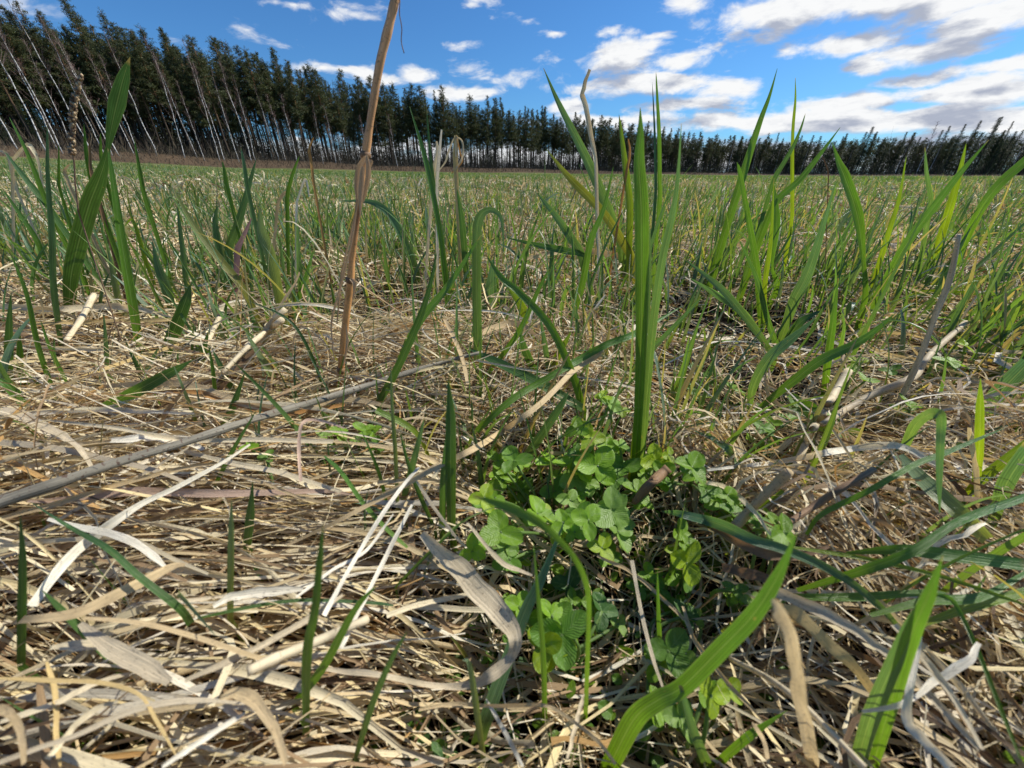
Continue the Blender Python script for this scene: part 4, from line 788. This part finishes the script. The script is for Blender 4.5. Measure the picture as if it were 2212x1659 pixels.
def pine(H, first):
    sw = np.cumsum(rng.normal(0, .06, (12, 2)), 0); z = np.linspace(0, H, 12); P = np.c_[sw, z]; ax = lambda h: np.array([np.interp(h, z, P[:, 0]), np.interp(h, z, P[:, 1]), h])
    rad = .15*(1-z/H)**.75+.015; col = np.array([(.075,.058,.045)]*4+[(.12,.075,.045)]*3+[(.22,.11,.05)]*5)
    tr = [tube(P, rad, col, .3, 8)]; cr = []
    for _ in range(26):                                   # bare dead branches below the crown
        h = H*random.uniform(.12, first+.05); a = random.uniform(0, 6.28); l = random.uniform(.5, 1.7)
        tr.append(limb(ax(h), ax(h)+np.array([math.cos(a)*l, math.sin(a)*l, random.uniform(-.5, .25)]), .02, .006, (.075,.058,.05), k=3, n=3))
    cen = []; sz = []; h = H*first
    while h < H*.985:
        f = (h/H-first)/(1-first); env = (2.9*(1-f)**.78*min(1, .5+f*2.2)+.14)*random.uniform(.75, 1.15)
        for _ in range(random.choice([3, 4, 5])):
            a = random.uniform(0, 6.28); l = env*random.uniform(.45, 1.15); up = random.uniform(-.15, .35)+f*.5
            A_ = ax(h+random.uniform(-.15, .15)); B_ = A_+np.array([math.cos(a)*l, math.sin(a)*l, up*l]); tr.append(limb(A_, B_, .035, .008, (.16,.09,.05), k=3, n=3))
            for t_ in np.arange(.35, 1.01, .2 if l > 1 else .3): cen.append(A_+(B_-A_)*t_+rng.normal(0, .10, 3)); sz.append(random.uniform(.38, .62)*(1.1-.62*f))
        h += random.uniform(.26, .48)
    for _ in range(6): cen.append(ax(H*.985)+rng.normal(0, .08, 3)+np.array([0, 0, random.uniform(-.5, .35)])); sz.append(.15)
    return merge(tr), tris_cloud(np.array(cen), np.array(sz), 24, .95, np.array([.072,.086,.036]))
def spruce(H, low=.08):
    z = np.linspace(0, H, 8); P = np.c_[np.zeros((8, 2)), z]; tr = [tube(P, .15*(1-z/H)+.012, (.07,.055,.045), .2, 7)]; cen = []; sz = []; h = H*low
    while h < H*.985:
        f = h/H; env = (2.2*(1-f)**.85+.10)*random.uniform(.8, 1.1)
        for _ in range(7):
            a = random.uniform(0, 6.28); l = env*random.uniform(.6, 1.1); A_ = np.array([0, 0, h]); B_ = A_+np.array([math.cos(a)*l, math.sin(a)*l, -.25*l+.2*f])
            for t_ in np.arange(.2, 1.01, .24): cen.append(A_+(B_-A_)*t_+rng.normal(0, .07, 3)); sz.append(.20+.14*(1-f))
        h += .34
    return merge(tr), tris_cloud(np.array(cen), np.array(sz), 9, 1.15, np.array([.030,.050,.022]), droop=.5)
def birch(H, seed):
    z = np.linspace(0, H, 14); P = np.c_[np.cumsum(rng.normal(0, .07, (14, 2)), 0), z]; ax = lambda h: np.array([np.interp(h, z, P[:, 0]), np.interp(h, z, P[:, 1]), h])
    c = np.array([(.74,.72,.68)]*10+[(.45,.38,.34)]*2+[(.25,.18,.16)]*2); tr = tube(P, .052*(1-z/H)**.8+.012, c, .4, 8)
    br = []
    for _ in range(34):
        h = H*random.uniform(.35, .97); a = random.uniform(0, 6.28); l = (1-h/H)*3.2+.6; l *= random.uniform(.5, 1.1)
        B_ = ax(h)+np.array([math.cos(a)*l*.42, math.sin(a)*l*.42, l*.8]); br.append(limb(ax(h), B_, .022, .006, (.17,.12,.105), k=3, n=4))
        for _ in range(7):
            t_ = random.uniform(.25, 1); A2 = ax(h)+(B_-ax(h))*t_; a2 = random.uniform(0, 6.28); l2 = random.uniform(.3, .9)
            br.append(limb(A2, A2+np.array([math.cos(a2)*l2*.6, math.sin(a2)*l2*.6, l2*.55]), .008, .004, (.15,.10,.095), k=3, n=2))
    return tr, merge(br)
def kindmesh(name, a, b, ma, mb):
    p = mkmesh(name+'_trunk', *a); p.materials.append(ma); q = mkmesh(name+'_crown', *b, smooth=False); q.materials.append(mb); return p, q
HP, HS, HB = 17., 15., 15.
PINES = [kindmesh('pine', *pine(HP, f), M_BARK, M_NEEDLE) for f in (.36, .46, .40, .50, .55, .32)]
SPRUCES = [kindmesh('spruce', *spruce(HS, l), M_BARK, M_NEEDLE) for l in (.05, .12, .2)]
BIRCHES = [kindmesh('birch', *birch(HB, s), M_BIRCH, M_BARK) for s in range(4)]
TOPX = [-200,0,50,150,250,300,430,520,600,700,800,900,1000,1100,1200,1300,1400,1500,1600,1800,1950,2050,2130,2180,2212,2400]
TOPY = [-60,8,22,20,45,60,72,95,118,150,175,190,205,222,240,252,268,288,292,290,280,285,262,270,282,280]
def px_at(a, y=330):                                       # where a bearing crosses the picture near the tree tops
    return 1106+FPX*math.tan(a)*(math.cos(PITCH)+(829.5-y)/FPX*math.sin(PITCH))
def height_for(a, D, fr=1.0):
    y = 200
    for _ in range(4): x = px_at(a, y); y = float(np.interp(x, TOPX, TOPY))
    return max(6, D*tanel(x, y)*fr)
def put(kind, meshes, H0, a, D, label, group, H=None, fr=1.0, sc=1.0, ground=None):
    x, y = D*math.sin(a), D*math.cos(a); z = float(terrain(x, y)) if ground is None else ground
    h = (height_for(a, D, fr)+CH-z) if H is None else H
    o = empty(kind, (x, y, z-.1), label, 'tree', group); s = h/H0; wdt = ((s*.5+.5)*sc if s > .6 else s*1.1)*(random.uniform(.8, 1.25) if kind != 'birch_tree' else random.uniform(.7, 1.2))
    o.scale = (wdt, wdt, s); o.rotation_euler = (random.gauss(0, .022), random.gauss(0, .022), random.uniform(0, 6.28))
    p, q = random.choice(meshes)
    link('trunk', p, None, o); link('crown' if kind != 'birch_tree' else 'branches', q, None, o); return o
random.seed(11)
# front birches, read off the photograph from the left edge inwards: base px, height m
BX = [(118,16.5,1),(143,13,.7),(152,15.5,1),(178,12,.7),(213,17,1),(238,15,.6),(255,13,.7),(270,14,.8),(303,12.5,.9),(312,12,.7),(350,15,1.1),(407,14,.8),(433,16,1),(447,11,.6),(480,16.5,1.1),(490,14,.8),(520,13.5,.9),(548,15,1),(556,13,.7),(607,12,.9),(620,11,.6),(645,11.5,.7),(700,11,.7),(728,10.5,.7),(60,14,.8),(20,15,.7),(800,10,.6),(860,11,.6)]
NUM = ['first','second','third','fourth','fifth','sixth','seventh','eighth','ninth','tenth','eleventh','twelfth','thirteenth','fourteenth','fifteenth','sixteenth','seventeenth','eighteenth','nineteenth','twentieth','twenty-first','twenty-second','twenty-third','twenty-fourth','twenty-fifth','twenty-sixth','twenty-seventh','twenty-eighth']
for k, (x, h, s_) in enumerate(sorted(BX)):
    a = math.atan((x-1106)/925); D = float(edgeD(a))*random.uniform(.955, .99)
    put('birch_tree', BIRCHES, HB, a, D, f'bare white birch, {NUM[k]} from the left along the forest edge', 'white birches along the forest edge', H=h*1.0, sc=.75+.35*s_)
def row(n, a0, a1, d0, d1, kind, meshes, H0, label, group, fr=(.88, 1.05), sc=1.0):
    for k in range(n):
        a = a0+(a1-a0)*(k+random.uniform(.1, .9))/n; D = float(edgeD(a))+random.uniform(d0, d1)
        put(kind, meshes, H0, a, D, label, group, fr=random.uniform(*fr), sc=sc)
PG = 'Scots pines of the forest behind the field'
L1 = 'dark Scots pine in the dense tall stand behind the white birches'; L2 = 'slender Scots pine with sky showing between the bare trunks'; L3 = 'distant small Scots pine in the low treeline beyond the blades'
row(46, R(-54), R(-29), 1, 9, 'pine_tree', PINES, HP, L1, PG+' birches', (.78, 1.07)); row(32, R(-54), R(-29), 9, 24, 'pine_tree', PINES, HP, L1, PG+' birches', (.88, 1.0), 1.15)
row(32, R(-29), R(-12), 1, 8, 'pine_tree', PINES, HP, L2, PG, (.78, 1.07), 1.05); row(30, R(-29), R(-12), 8, 26, 'pine_tree', PINES, HP, L2, PG, (.86, 1.0), .82)
row(36, R(-12), R(10), 1, 9, 'pine_tree', PINES, HP, L2, PG, (.78, 1.08), 1.08); row(34, R(-12), R(10), 9, 30, 'pine_tree', PINES, HP, L2, PG, (.82, 1.0), .85)
row(28, R(10), R(30), 1, 10, 'pine_tree', PINES, HP, L3, PG+' far away', (.88, 1.06), 1.0); row(22, R(10), R(30), 10, 30, 'pine_tree', PINES, HP, L3, PG+' far away', (.9, 1.03))
row(24, R(30), R(52), 1, 12, 'pine_tree', PINES, HP, 'distant pine mixed with spruces in the right hand treeline', PG+' at the far side', (.75, .98))
row(46, R(27), R(54), -1, 16, 'spruce_tree', SPRUCES, HS, 'dark pointed spruce in the far treeline beyond the meadow', 'spruces in the far treeline', (.72, 1.14), 1.15)
row(12, R(-57), R(-46), 0, 4, 'spruce_tree', SPRUCES, HS, 'green spruce with low branches at the left end of the forest', 'spruces at the near forest corner', (.35, .6), 1.3)
row(20, R(-30), R(10), 0, 10, 'spruce_tree', SPRUCES, HS, 'small young spruce under the tall pines', 'young spruces under the pines', (.16, .42), 1.2)
row(9, R(24), R(52), -3, 2, 'birch_tree', BIRCHES, HB, 'bare leafless tree in front of the far dark spruces', 'bare trees of the far treeline', (.7, .95), 1.1)
put('spruce_tree', SPRUCES, HS, azel(2140,300)[0], 222, 'tallest dark spruce near the right end of the far treeline', 'tall right spruces', fr=1.12, sc=1.2)
put('spruce_tree', SPRUCES, HS, azel(2170,300)[0], 224, 'slightly shorter spruce just right of the tallest far spruce', 'tall right spruces', fr=1.10)
put('birch_tree', BIRCHES, HB, azel(2015,300)[0], 224, 'large round bare tree rising above the far spruces', 'round bare tree', fr=1.22, sc=2.2)
# the wood behind the front rows: one mass nobody could count
def mass(name, a0, a1, d0, d1, n, label, fr=(.8, .98), nc=46, lo=0.0, ss=1.0):
    cen = []; sz = []; tr = []
    for k in range(n):
        a = random.uniform(a0, a1); D = float(edgeD(a))+random.uniform(d0, d1); x, y = D*math.sin(a), D*math.cos(a); z = float(terrain(x, y))
        h = height_for(a, D, random.uniform(*fr))-z; tr.append(tube(np.array([[x, y, z], [x, y, z+h*.95]]), np.array([.14, .03]), (.06,.045,.038), .4, 4, cap=False))
        for q in range(nc):
            f = random.random(); e = 1.9*(1-f)+.3; cen.append([x+random.gauss(0, e*.7), y+random.gauss(0, e*.7), z+h*(lo+(.98-lo)*f)]); sz.append(random.uniform(.6, 1.0)*ss)
    V1 = merge(tr); V2 = tris_cloud(np.array(cen), np.array(sz), 12, 1, np.array([.050,.060,.028]))
    V, F, c, u = merge([V1, V2]); tag(link(name, mkmesh(name, V, F, c, u, smooth=False), M_NEEDLE), label, 'forest', kind='stuff')
mass('forest', R(-62), R(-30), 10, 45, 330, 'depth of the dark pine wood behind the front trees', (.8, .93))
mass('forest', R(11), R(58), 10, 50, 620, 'depth of the far dark wood beyond the meadow', (.66, .88), ss=1.2)
mass('forest', R(-31), R(12), 8, 70, 330, 'thin dark undergrowth and trees behind the see through pines', (.6, .94), nc=30, lo=.06, ss=.75)
def under(a0, a1, n, label):
    cen = []; sz = []
    for k in range(n):
        a = random.uniform(a0, a1); D = float(edgeD(a))+random.uniform(2, 45); x, y = D*math.sin(a), D*math.cos(a); z = float(terrain(x, y)); h = random.choice([1.2, 2, 2.6, 4.5])*random.uniform(.7, 1.2)
        for q in range(int(5+h*5)): f = random.random()**1.4; cen.append([x+random.gauss(0, .8*(1-f)+.2), y+random.gauss(0, .8*(1-f)+.2), z+h*f]); sz.append(random.uniform(.35, .7))
    V, F, c, u = tris_cloud(np.array(cen), np.array(sz), 11, 1, np.array([.050,.050,.030])); tag(link('undergrowth', mkmesh('undergrowth', V, F, c, u, smooth=False), M_NEEDLE), label, 'undergrowth', kind='stuff')
under(R(-40), R(14), 620, 'dark bushes under the see through pines')
# bare twiggy brush on the bank and under the pines
n = 14000; a = rng.uniform(R(-56), R(54), n); D = edgeD(a); r_ = D*rng.uniform(.90, .98, n)+rng.uniform(0, 1, n)**2*12; x = r_*np.sin(a); y = r_*np.cos(a); z = terrain(x, y)
hh = rng.gamma(2., .28, n)*np.where(r_ > D*.975, 2.6, .55)*np.where(a > R(-28), 2.0, 1); sg = 5; s = np.linspace(0, 1, sg); lean = rng.normal(0, .35, (n, 2))
P = np.stack([x[:, None]+lean[:, :1]*hh[:, None]*s, y[:, None]+lean[:, 1:]*hh[:, None]*s, z[:, None]+hh[:, None]*s], -1); sd_ = nrm(np.stack([np.cos(a), -np.sin(a), a*0], -1))[:, None].repeat(sg, 1)
wd_ = rng.uniform(.03, .075, n)[:, None]*(1-.7*s); bc_ = np.array([[.09,.070,.052],[.12,.092,.06],[.06,.05,.04],[.18,.15,.10]])[rng.integers(0, 4, n)]
tag(link('brush', mkmesh('brush', *ribbons(P, wd_, sd_, .2, np.repeat(bc_[:, None], sg, 1), rng.random(n))), M_BARK), 'brown leafless brush along the bank under the trees', 'brush', kind='stuff')
